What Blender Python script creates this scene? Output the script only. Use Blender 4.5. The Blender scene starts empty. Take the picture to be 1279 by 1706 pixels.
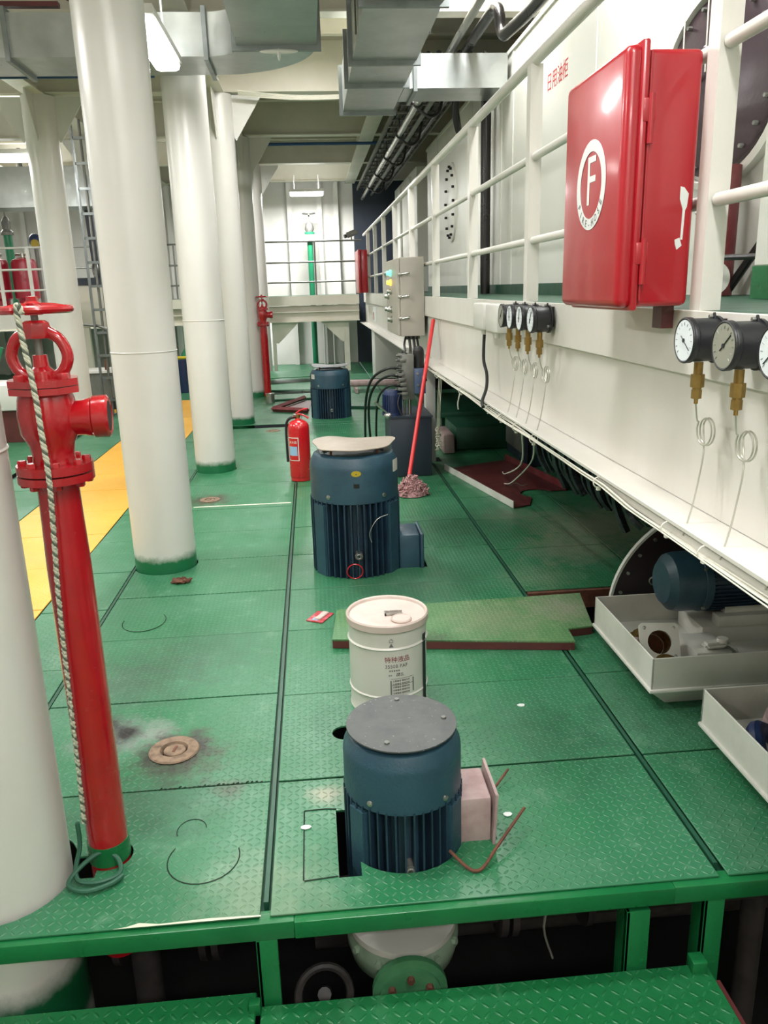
import bpy, bmesh, math, random
from mathutils import Vector, Matrix
from mathutils.geometry import tessellate_polygon
random.seed(7)
C = bpy.context.scene.collection
PI = math.pi

# ------------------------------------------------------------------ camera
cam = bpy.data.cameras.new('camera'); camo = bpy.data.objects.new('camera', cam); C.objects.link(camo)
cam.sensor_fit = 'VERTICAL'; cam.sensor_height = 36; cam.lens = 36 * 1332 / 1706
F, CX, CY = 1332., 639.5, 853.
vy = Vector((516 - CX, -(483 - CY), -F)).normalized()
vz = -Vector((775 - CX, -(5600 - CY), -F)).normalized()
vz = (vz - vy * vz.dot(vy)).normalized(); vx = vy.cross(vz)
camo.matrix_world = Matrix(((vx.x, vx.y, vx.z, 0), (vy.x, vy.y, vy.z, 0), (vz.x, vz.y, vz.z, 1.5), (0, 0, 0, 1)))
cam.clip_start = .05; cam.clip_end = 100
bpy.context.scene.camera = camo

# ------------------------------------------------------------------ world, exposure, lamps
w = bpy.data.worlds.new('world'); bpy.context.scene.world = w; w.use_nodes = True
w.node_tree.nodes['Background'].inputs[0].default_value = (.9, .95, 1, 1)
w.node_tree.nodes['Background'].inputs[1].default_value = .25
vs = bpy.context.scene.view_settings
vs.view_transform = 'Standard'; vs.look = 'None'; vs.gamma = 1; vs.use_curve_mapping = False; vs.exposure = 0.42

LAMP_W = 34.
# (x, y, z, axis, power factor, label)
LAMPS = [(-.86, 5.55, 2.96, 'y', .85, 'fluorescent ceiling light glowing beside the tall white column nearest the left'),
         (-3.4, 9.75, 2.98, 'x', .6, 'glowing fluorescent light at the left edge beside the far left column'),
         (.03, 15.9, 3.22, 'x', 2.6, 'bright fluorescent light under the ceiling in front of the far white wall'),
         (-4.95, 14.1, 3.0, 'x', 1.5, 'small distant ceiling light at the left edge above the red cylinders'),
         (-.35, 2.2, 3.25, 'x', .9, None), (.55, .2, 3.35, 'y', 1.1, None), (1.35, 3.9, 3.6, 'y', .9, None),
         (-3.2, 4.4, 3.2, 'y', 2.0, None), (-3.0, .6, 3.2, 'y', 1.2, None), 
         (-5.2, 7.5, 3.2, 'x', 1.5, None), (-1.28, 12.9, 3.5, 'y', 1.5, None), (.24, 7.75, 3.93, 'x', 2.3, None), (-1.02, 16.3, 1.28, 'y', .6, None), (.3, -1.5, 3.0, 'x', 1.2, None), (1.25, 6.25, 3.9, 'y', .75, None)]  # from the ceiling bay lamp on: unseen fill, added to brighten dark spots

# ------------------------------------------------------------------ materials
def nt(name):
    m = bpy.data.materials.new(name); m.use_nodes = True
    n = m.node_tree.nodes; b = n['Principled BSDF']
    return m, m.node_tree, n, m.node_tree.links, b
def N(n, t, **kw):
    x = n.new(t)
    for k, v in kw.items():
        if k in ('operation', 'blend_type', 'data_type', 'noise_dimensions', 'mode'): setattr(x, k, v)
    return x
def mixc(n, l, fac, a, b):
    x = n.new('ShaderNodeMix'); x.data_type = 'RGBA'
    for s, v in ((0, fac), (6, a), (7, b)):
        if hasattr(v, 'links'): l.new(v, x.inputs[s])
        else: x.inputs[s].default_value = v if s == 0 else (*v[:3], 1)
    return x.outputs[2]
def mth(n, l, op, a, b=None, c=None, clamp=False):
    x = n.new('ShaderNodeMath'); x.operation = op; x.use_clamp = clamp
    for i, v in enumerate((a, b, c)):
        if v is None: continue
        if hasattr(v, 'links'): l.new(v, x.inputs[i])
        else: x.inputs[i].default_value = v
    return x.outputs[0]
def noise(n, l, vec, scale, detail=3, rough=.55):
    x = n.new('ShaderNodeTexNoise'); x.inputs['Scale'].default_value = scale
    x.inputs['Detail'].default_value = detail; x.inputs['Roughness'].default_value = rough
    l.new(vec, x.inputs['Vector']); return x.outputs['Fac']
def ramp(n, l, v, lo, hi):
    x = n.new('ShaderNodeMapRange'); x.inputs[1].default_value = lo; x.inputs[2].default_value = hi
    l.new(v, x.inputs[0]); return x.outputs[0]
def srgb(h):
    h = h.lstrip('#'); r = [int(h[i:i + 2], 16) / 255 for i in (0, 2, 4)]
    return tuple(c / 12.92 if c <= .04045 else ((c + .055) / 1.055) ** 2.4 for c in r)

def paint(name, col, rough=.4, metal=0., col2=None, var=.3, scale=3., chip=None, chipamt=.0, bump=.15, bscale=60, coat=0, streak=False):
    """painted or bare metal with tone variation, optional chips showing another colour, fine relief"""
    m, t, n, l, b = nt(name)
    g = n.new('ShaderNodeNewGeometry'); p = g.outputs['Position']
    if streak:
        mp = n.new('ShaderNodeMapping'); mp.inputs['Scale'].default_value = (1, 1, .12); l.new(p, mp.inputs[0]); pv = mp.outputs[0]
    else: pv = p
    c2 = col2 or tuple(x * .7 for x in col)
    f = ramp(n, l, noise(n, l, pv, scale, 4), .42, .75)
    c = mixc(n, l, mth(n, l, 'MULTIPLY', f, var), col, c2)
    if chip:
        cf = ramp(n, l, noise(n, l, p, scale * 6, 5, .65), .72 - chipamt, .74 - chipamt)
        c = mixc(n, l, cf, c, chip)
    l.new(c, b.inputs['Base Color'])
    b.inputs['Metallic'].default_value = metal
    r = mth(n, l, 'ADD', mth(n, l, 'MULTIPLY', noise(n, l, p, scale * 3), .2), rough - .1)
    l.new(r, b.inputs['Roughness'])
    if coat: b.inputs['Coat Weight'].default_value = coat; b.inputs['Coat Roughness'].default_value = .12
    if bump:
        bp = n.new('ShaderNodeBump'); bp.inputs['Strength'].default_value = bump; bp.inputs['Distance'].default_value = .004
        l.new(noise(n, l, p, bscale, 3), bp.inputs['Height']); l.new(bp.outputs[0], b.inputs['Normal'])
    return m

def emit(name, col, s):
    m, t, n, l, b = nt(name)
    b.inputs['Base Color'].default_value = (*col, 1); b.inputs['Emission Color'].default_value = (*col, 1); b.inputs['Emission Strength'].default_value = s
    return m

def tread(name, base, base2, pale, stains=(), rough=.36, pitch=.0215):
    """checker plate: raised lens-shaped bars, alternate cells turned by ninety degrees"""
    m, t, n, l, b = nt(name)
    g = n.new('ShaderNodeNewGeometry'); p = g.outputs['Position']
    s = n.new('ShaderNodeSeparateXYZ'); l.new(p, s.inputs[0])
    X = mth(n, l, 'DIVIDE', s.outputs[0], pitch); Y = mth(n, l, 'DIVIDE', s.outputs[1], pitch)
    ix = mth(n, l, 'FLOOR', X); iy = mth(n, l, 'FLOOR', Y)
    fx = mth(n, l, 'SUBTRACT', mth(n, l, 'SUBTRACT', X, ix), .5); fy = mth(n, l, 'SUBTRACT', mth(n, l, 'SUBTRACT', Y, iy), .5)
    par = mth(n, l, 'PINGPONG', mth(n, l, 'ADD', ix, iy), 1.)
    sg = mth(n, l, 'SUBTRACT', mth(n, l, 'MULTIPLY', par, 2.), 1.)
    u = mth(n, l, 'ADD', fx, mth(n, l, 'MULTIPLY', sg, fy)); v = mth(n, l, 'SUBTRACT', fx, mth(n, l, 'MULTIPLY', sg, fy))
    d = mth(n, l, 'ADD', mth(n, l, 'POWER', mth(n, l, 'DIVIDE', mth(n, l, 'ABSOLUTE', u), .66), 2.), mth(n, l, 'POWER', mth(n, l, 'DIVIDE', mth(n, l, 'ABSOLUTE', v), .22), 2.))
    h = mth(n, l, 'SUBTRACT', 1., d, clamp=True)
    oi = n.new('ShaderNodeObjectInfo')
    big = ramp(n, l, noise(n, l, p, 1.3, 4, .6), .38, .66)
    c = mixc(n, l, big, base, base2)
    c = mixc(n, l, mth(n, l, 'MULTIPLY', oi.outputs['Random'], .35), c, base2)
    sc = mth(n, l, 'MULTIPLY', ramp(n, l, noise(n, l, p, 9, 6, .75), .55, .75), .35)
    c = mixc(n, l, sc, c, pale)
    c = mixc(n, l, mth(n, l, 'MULTIPLY', h, .22), c, pale)
    nz = noise(n, l, p, 14, 6, .7)
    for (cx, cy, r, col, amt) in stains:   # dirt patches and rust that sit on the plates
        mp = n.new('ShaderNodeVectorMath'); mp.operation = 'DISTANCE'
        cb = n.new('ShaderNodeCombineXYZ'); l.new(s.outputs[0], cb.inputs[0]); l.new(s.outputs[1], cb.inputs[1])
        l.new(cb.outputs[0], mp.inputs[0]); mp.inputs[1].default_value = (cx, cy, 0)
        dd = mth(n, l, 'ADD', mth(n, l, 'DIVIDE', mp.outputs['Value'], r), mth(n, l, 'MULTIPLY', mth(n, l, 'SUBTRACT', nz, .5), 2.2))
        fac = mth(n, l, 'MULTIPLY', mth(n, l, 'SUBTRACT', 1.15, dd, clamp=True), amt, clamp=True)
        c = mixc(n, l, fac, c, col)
    l.new(c, b.inputs['Base Color'])
    l.new(mth(n, l, 'ADD', mth(n, l, 'MULTIPLY', noise(n, l, p, 4), .3), rough - .15), b.inputs['Roughness'])
    bp = n.new('ShaderNodeBump'); bp.inputs['Strength'].default_value = .85; bp.inputs['Distance'].default_value = .0022
    l.new(mth(n, l, 'ADD', h, mth(n, l, 'MULTIPLY', noise(n, l, p, 90, 2), .25)), bp.inputs['Height']); l.new(bp.outputs[0], b.inputs['Normal'])
    return m

WHITE = srgb('#d9d8d3')
def column_mat():
    m, t, n, l, b = nt('column_paint')
    g = n.new('ShaderNodeNewGeometry'); p = g.outputs['Position']
    s = n.new('ShaderNodeSeparateXYZ'); l.new(p, s.inputs[0])
    f = ramp(n, l, noise(n, l, p, 2.2, 4), .4, .75)
    c = mixc(n, l, mth(n, l, 'MULTIPLY', f, .35), srgb('#d5d3ce'), srgb('#c6c2ba'))
    nz = noise(n, l, p, 18, 5, .7)
    # green overspray close to the deck and again under it
    g1 = mth(n, l, 'MULTIPLY', mth(n, l, 'SUBTRACT', .075, mth(n, l, 'SUBTRACT', mth(n, l, 'ABSOLUTE', s.outputs[2]), mth(n, l, 'MULTIPLY', nz, .06))), 22, clamp=True)
    g2 = mth(n, l, 'MULTIPLY', mth(n, l, 'SUBTRACT', .10, mth(n, l, 'SUBTRACT', mth(n, l, 'ABSOLUTE', mth(n, l, 'ADD', s.outputs[2], .36)), mth(n, l, 'MULTIPLY', nz, .06))), 14, clamp=True)
    y2 = mth(n, l, 'GREATER_THAN', s.outputs[1], 3.)
    c = mixc(n, l, mth(n, l, 'MULTIPLY', g1, y2), c, srgb('#1d6a42'))
    c = mixc(n, l, g2, c, srgb('#17603a'))
    l.new(c, b.inputs['Base Color'])
    l.new(mth(n, l, 'ADD', mth(n, l, 'MULTIPLY', noise(n, l, p, 5), .15), .26), b.inputs['Roughness'])
    bp = n.new('ShaderNodeBump'); bp.inputs['Strength'].default_value = .1; bp.inputs['Distance'].default_value = .006
    l.new(noise(n, l, p, 9, 3), bp.inputs['Height']); l.new(bp.outputs[0], b.inputs['Normal'])
    return m

RUST = srgb('#3d2c22'); SOOT = srgb('#1c1a18'); SCUFF = srgb('#8b9079')
M = {}
M['column'] = column_mat()
M['white'] = paint('white_paint', WHITE, .36, col2=srgb('#c2bfb3'), var=.35, scale=2.5)
M['girder'] = paint('girder_white', srgb('#d9d6cf'), .33, col2=srgb('#c2beb0'), var=.45, scale=3, streak=True)
M['tank'] = paint('tank_white', srgb('#dcdcd4'), .46, col2=srgb('#c8c4b8'), var=.3, scale=2, streak=True, bump=0)
M['cream'] = paint('cream_ceiling', srgb('#dbd8ca'), .5, col2=srgb('#b7b29a'), var=.4, scale=2)
M['ceil'] = paint('ceiling_plate', srgb('#c2bfb2'), .6, col2=srgb('#a09c8a'), var=.4, scale=1.5)
M['green_frame'] = paint('green_frame', srgb('#186c3b'), .3, col2=srgb('#10552c'), var=.6, scale=6, bump=.25, bscale=40, chip=srgb('#3f8f60'), chipamt=-.02)
M['green_dark'] = paint('green_dark', srgb('#1f4f3a'), .45, var=.5)
M['green_pipe'] = paint('green_pipe', srgb('#1f7a55'), .35)
M['red'] = paint('hydrant_red', srgb('#a80f1a'), .24, col2=srgb('#8e0c18'), var=.6, scale=9, bump=.25, bscale=45, coat=.6)
M['red_box'] = paint('box_red', srgb('#a61320'), .34, col2=srgb('#9c1320'), var=.6, scale=3, streak=True, bump=.08, bscale=14, coat=.35, chip=srgb('#d9d5cc'), chipamt=-.075)
M['red_ext'] = paint('extinguisher_red', srgb('#c21620'), .25, coat=.5, bump=.05)
M['red_tank'] = paint('cylinder_red', srgb('#9c1c30'), .35)
M['motor'] = paint('motor_blue', srgb('#2c4b5a'), .42, col2=srgb('#1e3443'), var=.6, scale=8, bump=.3, bscale=120)
M['motor_fin'] = paint('motor_fin', srgb('#22384a'), .42, col2=srgb('#15222d'), var=.7, scale=10)
M['motor_top'] = paint('cover_grey', srgb('#4c4f4e'), .5, col2=srgb('#363b3e'), var=.8, scale=14, chip=srgb('#80837f'), chipamt=.07)
M['beige_plate'] = paint('cover_beige', srgb('#93897b'), .45, metal=.3, col2=srgb('#8d7f72'), var=.7, scale=9, bump=.4, bscale=18)
M['pinkgrey'] = paint('faded_pink', srgb('#b09a98'), .6, col2=srgb('#8d6f6d'), var=.8, scale=14)
M['blue_motor'] = paint('small_motor_blue', srgb('#26365c'), .4, var=.5)
M['slate'] = paint('hydraulic_slate', srgb('#2b3340'), .45, var=.5, chip=srgb('#4f5663'), chipamt=-.03)
M['blue_grey'] = paint('valve_blue', srgb('#4a5b7a'), .4)
M['galv'] = paint('galvanised', srgb('#b4b9b8'), .32, metal=.85, col2=srgb('#9da3a3'), var=.8, scale=4, bump=.6, bscale=5)
M['galv_dark'] = paint('galvanised_flange', srgb('#8a9090'), .4, metal=.8, var=.7, scale=8)
M['steel'] = paint('steel', srgb('#b4b4ae'), .3, metal=.9)
M['dull'] = paint('dull_steel', srgb('#7c7d78'), .5, metal=.6, var=.7, scale=12)
M['black'] = paint('black_pipe', srgb('#1f1c1c'), .3, var=.5)
M['rubber'] = paint('black_rubber', srgb('#17181a'), .5)
M['gauge'] = paint('gauge_case', srgb('#1b1d21'), .42, var=.5)
M['brass'] = paint('brass', srgb('#a3874f'), .35, metal=.85, col2=srgb('#7a5a2a'), var=.6, scale=30)
M['face'] = paint('gauge_face', srgb('#dfe6ea'), .35, bump=0)
M['facedull'] = paint('gauge_face_dirty', srgb('#8f8f82'), .5, bump=0)
M['wire'] = paint('white_wire', srgb('#dcdacd'), .45, bump=0)
M['tube'] = paint('grey_tube', srgb('#bdbcb0'), .35, metal=.4, bump=0)
M['maroon'] = paint('maroon_primer', srgb('#5e2c2c'), .4, col2=srgb('#452222'), var=.7, scale=6)
M['maroon_pipe'] = paint('maroon_pipe', srgb('#6b2229'), .4, col2=srgb('#8a5a58'), var=.5, scale=9)
M['manhole'] = paint('manhole_dark', srgb('#35262c'), .32, var=.6, scale=3)
M['drum'] = paint('drum_white', srgb('#d2d0c8'), .35, col2=srgb('#bdb7ac'), var=.3, scale=6, bump=.1, bscale=15)
M['lid'] = paint('drum_lid', srgb('#c9b9b1'), .38, col2=srgb('#b09a92'), var=.5, scale=10, bump=.2, bscale=18)
M['boxwhite'] = paint('drip_tray_white', srgb('#d2d1c9'), .4, col2=srgb('#a9a99d'), var=.5, scale=5)
M['grey_cab'] = paint('cabinet_grey', srgb('#aaa49a'), .42, var=.15)
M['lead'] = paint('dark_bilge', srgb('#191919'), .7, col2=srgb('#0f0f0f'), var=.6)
M['bilge_pipe'] = paint('bilge_pipe', srgb('#4a4543'), .5, col2=srgb('#2b2827'), var=.8, scale=9)
M['valve_green'] = paint('valve_patina', srgb('#8fa58e'), .5, col2=srgb('#4e6b52'), var=.8, scale=10, chip=srgb('#b9beae'), chipamt=0)
M['outlet_green'] = paint('outlet_green', srgb('#4d8a5f'), .5, col2=srgb('#2a6b42'), var=.8, scale=14, chip=srgb('#6b4a35'), chipamt=.03)
M['rust'] = paint('rust', srgb('#6a4130'), .8, col2=srgb('#3f281d'), var=.8, scale=30)
M['drain'] = paint('drain_ring', srgb('#85705c'), .8, col2=srgb('#4c3a2e'), var=.9, scale=40, bump=.5)
M['yellow'] = tread('yellow_tread', srgb('#e2a92c'), srgb('#d9a034'), srgb('#eec86a'), rough=.4)
M['darkline'] = paint('cut_line', srgb('#0e1c14'), .8, bump=0)
M['whiteline'] = paint('line_white', srgb('#c9cdb8'), .6, bump=0)
M['blue'] = paint('blue_pipe', srgb('#234a7a'), .4)
M['mophead'] = paint('mop_yarn', srgb('#c9a8a6'), .9, col2=srgb('#6b2028'), var=1., scale=75, bump=0, chip=srgb('#7d2c34'), chipamt=.2)
M['mophandle'] = paint('mop_handle_red', srgb('#d63a3c'), .35, bump=0)
M['foil'] = paint('foil_wrap', srgb('#50555a'), .25, metal=.8, col2=srgb('#20262a'), var=1., scale=12, bump=1., bscale=18)
M['ink'] = paint('print_ink', srgb('#8b3a44'), .5, bump=0)
M['inkgrey'] = paint('print_grey', srgb('#6e6468'), .5, bump=0)
M['inkred'] = paint('stencil_red', srgb('#c23a3a'), .5, bump=0)
M['inkblack'] = paint('ink_black', srgb('#22242a'), .5, bump=0)
M['decal'] = paint('decal_white', srgb('#d9dedb'), .4, bump=0)
M['sticker_y'] = paint('sticker_yellow', srgb('#b09a1e'), .4, bump=0)
M['sticker_b'] = paint('sticker_blue', srgb('#8fb2cf'), .4, bump=0)
M['packet'] = paint('packet_red', srgb('#b3323c'), .3, col2=srgb('#c88a90'), var=.8, scale=40)
M['rope_w'] = paint('rope_white', srgb('#b9b9a6'), .8, bump=0)
M['rope_d'] = paint('rope_dark', srgb('#565e50'), .8, bump=0)
M['rope_g'] = paint('rope_green', srgb('#2a5b46'), .6, bump=0)
M['tubeglow'] = emit('lamp_diffuser', (1, .98, .95), 10)
M['lamp_green'] = emit('lamp_green', (.15, .9, .55), 1.2)
M['lamp_amber'] = emit('lamp_amber', (1, .55, .08), 1.4)
M['yellowpipe'] = paint('yellow_pipe', srgb('#c9b22c'), .4)
STAINS = [(-.76, 2.58, .16, srgb('#7f8782'), .8), (-.62, 2.58, .10, srgb('#8a918b'), .6), (-.83, 2.66, .09, SOOT, 1.2), (-.73, 2.60, .07, SOOT, 1.2), (-.78, 2.5, .06, SOOT, .9), (-.52, 2.43, .17, RUST, 1.0), (-.53, 2.46, .12, SOOT, 1.3),
          (-.33, 2.215, .06, RUST, .6), (-.83, 5.91, .2, RUST, 1.), (1.75, 4.75, .5, SCUFF, .8), (1.45, 4.35, .32, SCUFF, .6), (1.25, 5.1, .22, SCUFF, .4), (1.15, 3.9, .25, SCUFF, .3),
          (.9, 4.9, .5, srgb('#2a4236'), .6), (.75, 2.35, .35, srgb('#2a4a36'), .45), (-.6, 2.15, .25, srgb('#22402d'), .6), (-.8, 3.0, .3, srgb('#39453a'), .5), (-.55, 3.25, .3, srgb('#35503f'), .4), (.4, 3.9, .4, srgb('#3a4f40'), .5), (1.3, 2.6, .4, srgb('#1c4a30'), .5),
          (-.1, 8.9, .35, srgb('#2f3f36'), .4), (-.03, 2.15, .06, SCUFF, .9), (1.6, 2.1, .2, srgb('#6e5638'), .5), (-.2, 1.75, .2, SCUFF, .35)]
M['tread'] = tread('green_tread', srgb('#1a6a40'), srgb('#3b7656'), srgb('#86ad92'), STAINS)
M['tread_near'] = tread('green_step_tread', srgb('#176a39'), srgb('#1a6238'), srgb('#3f8a5c'), [(-.1, 1.5, .12, SOOT, .5)], rough=.3, pitch=.028)
M['tread_loose'] = tread('loose_plate_tread', srgb('#3c7347'), srgb('#5f8557'), srgb('#a9b98e'), [(1.1, 3.4, .2, SCUFF, .8), (.75, 3.3, .25, SCUFF, .4), (.45, 3.12, .1, SOOT, .5)])

# ------------------------------------------------------------------ mesh builder
def basis(d):
    d = Vector(d).normalized(); a = Vector((0, 0, 1)) if abs(d.z) < .9 else Vector((1, 0, 0))
    u = a.cross(d).normalized(); return u, d.cross(u), d
class MB:
    def __init__(s): s.bm = bmesh.new()
    def box(s, x0, x1, y0, y1, z0, z1, bev=0, seg=2):
        t = bmesh.new(); bmesh.ops.create_cube(t, size=1)
        for v in t.verts: v.co = Vector(((x0 + x1) / 2 + v.co.x * (x1 - x0), (y0 + y1) / 2 + v.co.y * (y1 - y0), (z0 + z1) / 2 + v.co.z * (z1 - z0)))
        if bev: bmesh.ops.bevel(t, geom=t.edges[:], offset=bev, segments=seg, affect='EDGES', profile=.5)
        s.merge(t); return s
    def obox(s, c, size, rot, bev=0):   # oriented box, rot = Euler/Matrix
        t = bmesh.new(); bmesh.ops.create_cube(t, size=1)
        for v in t.verts: v.co = Vector((v.co.x * size[0], v.co.y * size[1], v.co.z * size[2]))
        if bev: bmesh.ops.bevel(t, geom=t.edges[:], offset=bev, segments=2, affect='EDGES')
        R = rot.to_4x4() if isinstance(rot, Matrix) else Matrix.Rotation(rot, 4, 'Z')
        bmesh.ops.transform(t, matrix=Matrix.Translation(c) @ R, verts=t.verts); s.merge(t); return s
    def merge(s, t):
        me = bpy.data.meshes.new('t'); t.to_mesh(me); t.free(); s.bm.from_mesh(me); bpy.data.meshes.remove(me)
    def rings(s, rs, closed=False, caps=True):
        bm = s.bm; V = [[bm.verts.new(p) for p in r] for r in rs]; n = len(V[0])
        k = len(V)
        for i in range(k if closed else k - 1):
            a, b = V[i], V[(i + 1) % k]
            for j in range(n):
                try: bm.faces.new((a[j], a[(j + 1) % n], b[(j + 1) % n], b[j]))
                except ValueError: pass
        if caps and not closed:
            bm.faces.new(V[0][::-1]); bm.faces.new(V[-1])
        return s
    def lathe(s, prof, c=(0, 0, 0), axis=(0, 0, 1), n=32, caps=True, ph=0.):
        u, v, d = basis(axis); c = Vector(c)
        rs = [[c + d * z + (u * math.cos(ph + 2 * PI * j / n) + v * math.sin(ph + 2 * PI * j / n)) * max(r, 1e-4) for j in range(n)] for r, z in prof]
        return s.rings(rs, caps=caps)
    def ring_lathe(s, prof, c=(0, 0, 0), axis=(0, 0, 1), n=32):   # closed profile (washer, pipe end)
        u, v, d = basis(axis); c = Vector(c)
        rs = [[c + d * z + (u * math.cos(2 * PI * j / n) + v * math.sin(2 * PI * j / n)) * r for j in range(n)] for r, z in prof]
        return s.rings(rs, closed=True)
    def cyl(s, p0, p1, r, r1=None, n=20, caps=True):
        p0 = Vector(p0); d = Vector(p1) - p0
        return s.lathe([(r, 0), (r if r1 is None else r1, d.length)], p0, d, n, caps)
    def hexb(s, c, axis, r, h): return s.lathe([(r, 0), (r, h * .8), (r * .85, h)], c, axis, 6)
    def tube(s, pts, r, n=8, smooth=0, closed=False):
        P = [Vector(p) for p in pts]
        if smooth:
            Q = []; m = len(P)
            for i in range(m if closed else m - 1):
                g = (lambda k: P[k % m]) if closed else (lambda k: P[max(0, min(m - 1, k))])
                a, b, c_, d_ = g(i - 1), g(i), g(i + 1), g(i + 2)
                for k in range(smooth):
                    t = k / smooth
                    Q.append(.5 * ((2 * b) + (c_ - a) * t + (2 * a - 5 * b + 4 * c_ - d_) * t * t + (3 * b - a - 3 * c_ + d_) * t ** 3))
            if not closed: Q.append(P[-1])
            P = Q
        m = len(P); rs = []; u = None
        for i in range(m):
            if closed: d = P[(i + 1) % m] - P[i - 1]
            else: d = P[min(i + 1, m - 1)] - P[max(i - 1, 0)]
            d.normalize()
            if u is None: u = basis(d)[0]
            u = (u - d * u.dot(d)).normalized(); v = d.cross(u)
            rs.append([P[i] + (u * math.cos(2 * PI * j / n) + v * math.sin(2 * PI * j / n)) * r for j in range(n)])
        return s.rings(rs, closed=closed)
    def torus(s, c, axis, R, r, n=32, k=8, a0=0, a1=2 * PI):
        u, v, d = basis(axis); c = Vector(c); full = abs(a1 - a0 - 2 * PI) < 1e-6
        m = n if full else n + 1
        return s.tube([c + (u * math.cos(a0 + (a1 - a0) * i / n) + v * math.sin(a0 + (a1 - a0) * i / n)) * R for i in range(m)], r, k, closed=full)
    def prism(s, outer, z0, z1, holes=(), o=(0, 0, 0), u=(1, 0, 0), v=(0, 1, 0)):
        u = Vector(u); v = Vector(v); w_ = u.cross(v).normalized(); o = Vector(o); bm = s.bm
        loops = [list(outer)] + [list(h) for h in holes]
        tri = tessellate_polygon([[Vector((p[0], p[1], 0)) for p in L] for L in loops])
        flat = [p for L in loops for p in L]
        A = [bm.verts.new(o + u * p[0] + v * p[1] + w_ * z0) for p in flat]; B = [bm.verts.new(o + u * p[0] + v * p[1] + w_ * z1) for p in flat]
        for t in tri:
            for T in ((A[t[0]], A[t[1]], A[t[2]]), (B[t[2]], B[t[1]], B[t[0]])):
                try: bm.faces.new(T)
                except ValueError: pass
        k = 0
        for L in loops:
            for i in range(len(L)):
                j = (i + 1) % len(L)
                try: bm.faces.new((A[k + i], A[k + j], B[k + j], B[k + i]))
                except ValueError: pass
            k += len(L)
        return s
    def sphere(s, c, r, sc=(1, 1, 1), n=16):
        t = bmesh.new(); bmesh.ops.create_uvsphere(t, u_segments=n, v_segments=n // 2 + 2, radius=r)
        for v in t.verts: v.co = Vector((c[0] + v.co.x * sc[0], c[1] + v.co.y * sc[1], c[2] + v.co.z * sc[2]))
        s.merge(t); return s
    def mapv(s, f):
        for v in s.bm.verts: v.co = Vector(f(v.co))
        return s
def wloc(o):
    v = Vector((0, 0, 0))
    while o is not None: v += o.location; o = o.parent
    return v
def obj(name, mb, mat, parent=None, label=None, smooth=35, kind=None):
    off = wloc(parent)
    bmesh.ops.recalc_face_normals(mb.bm, faces=mb.bm.faces)
    me = bpy.data.meshes.new(name); 
    for v in mb.bm.verts: v.co -= off
    mb.bm.to_mesh(me); mb.bm.free()
    me.materials.append(M[mat] if isinstance(mat, str) else mat)
    if smooth:
        me.shade_smooth(); me.set_sharp_from_angle(angle=math.radians(smooth))
    o = bpy.data.objects.new(name, me); C.objects.link(o); o.parent = parent
    if label: o['label'] = label
    if kind: o['kind'] = kind
    return o
def recenter(o):
    """put a single-mesh thing's origin at its base"""
    vs_ = [v.co for v in o.data.vertices]
    c = Vector(((min(v.x for v in vs_) + max(v.x for v in vs_)) / 2, (min(v.y for v in vs_) + max(v.y for v in vs_)) / 2, min(v.z for v in vs_)))
    for v in o.data.vertices: v.co -= c
    o.location = c; return o
def tag(o, label, cat, group=None):
    o['label'] = label; o['category'] = cat
    if group: o['group'] = group
    return o
def thing(name, label, cat, loc, group=None):
    o = bpy.data.objects.new(name, None); C.objects.link(o); o.location = loc; o.empty_display_size = .1
    return tag(o, label, cat, group)
def single(name, mb, mat, label, cat, group=None, smooth=35):
    return tag(recenter(obj(name, mb, mat, smooth=smooth)), label, cat, group)
def copytree(o, parent=None):
    c = o.copy(); C.objects.link(c); c.parent = parent
    for ch in list(o.children): copytree(ch, c)
    return c
def cutmesh(o, cutters):
    """subtract cutter meshes from a plate, at build time"""
    for mb in cutters:
        c = obj('cutter', mb, 'black', smooth=0)
        md = o.modifiers.new('b', 'BOOLEAN'); md.operation = 'DIFFERENCE'; md.object = c; md.solver = 'EXACT'
        dg = bpy.context.evaluated_depsgraph_get(); me = bpy.data.meshes.new_from_object(o.evaluated_get(dg))
        o.modifiers.clear(); o.data = me
        cm = c.data; bpy.data.objects.remove(c); bpy.data.meshes.remove(cm)
    return o
def text_mb(body, size, depth=.0006):
    cu = bpy.data.curves.new('t', 'FONT'); cu.body = body; cu.size = size; cu.extrude = depth / 2; cu.align_x = 'CENTER'; cu.align_y = 'CENTER'; cu.resolution_u = 3
    o = bpy.data.objects.new('t', cu); C.objects.link(o)
    dg = bpy.context.evaluated_depsgraph_get(); me = bpy.data.meshes.new_from_object(o.evaluated_get(dg))
    mb = MB(); mb.bm.from_mesh(me); bpy.data.objects.remove(o); bpy.data.meshes.remove(me); return mb
def circ(cx, cy, r, n=24, a0=0, a1=2 * PI): return [(cx + r * math.cos(a0 + (a1 - a0) * i / n), cy + r * math.sin(a0 + (a1 - a0) * i / n)) for i in range(n if abs(a1 - a0 - 2 * PI) < 1e-6 else n + 1)]

# ================================================================== THE SETTING
PT = .006   # plate thickness
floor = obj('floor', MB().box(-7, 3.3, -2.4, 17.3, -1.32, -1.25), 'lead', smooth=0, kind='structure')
frame = MB()
for x in (-2.655, -2.105, -1.405, -1.07, -.19, 1.0, 2.1):
    if x > -1.2: frame.box(x - .006, x + .006, 1.72, 13.5, -.03, -.001)
    frame.box(x - .03, x + .03, 1.72, 13.5, -.10, -.028)
obj('floor_beam', frame, 'green_dark', floor, kind='stuff')

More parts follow.
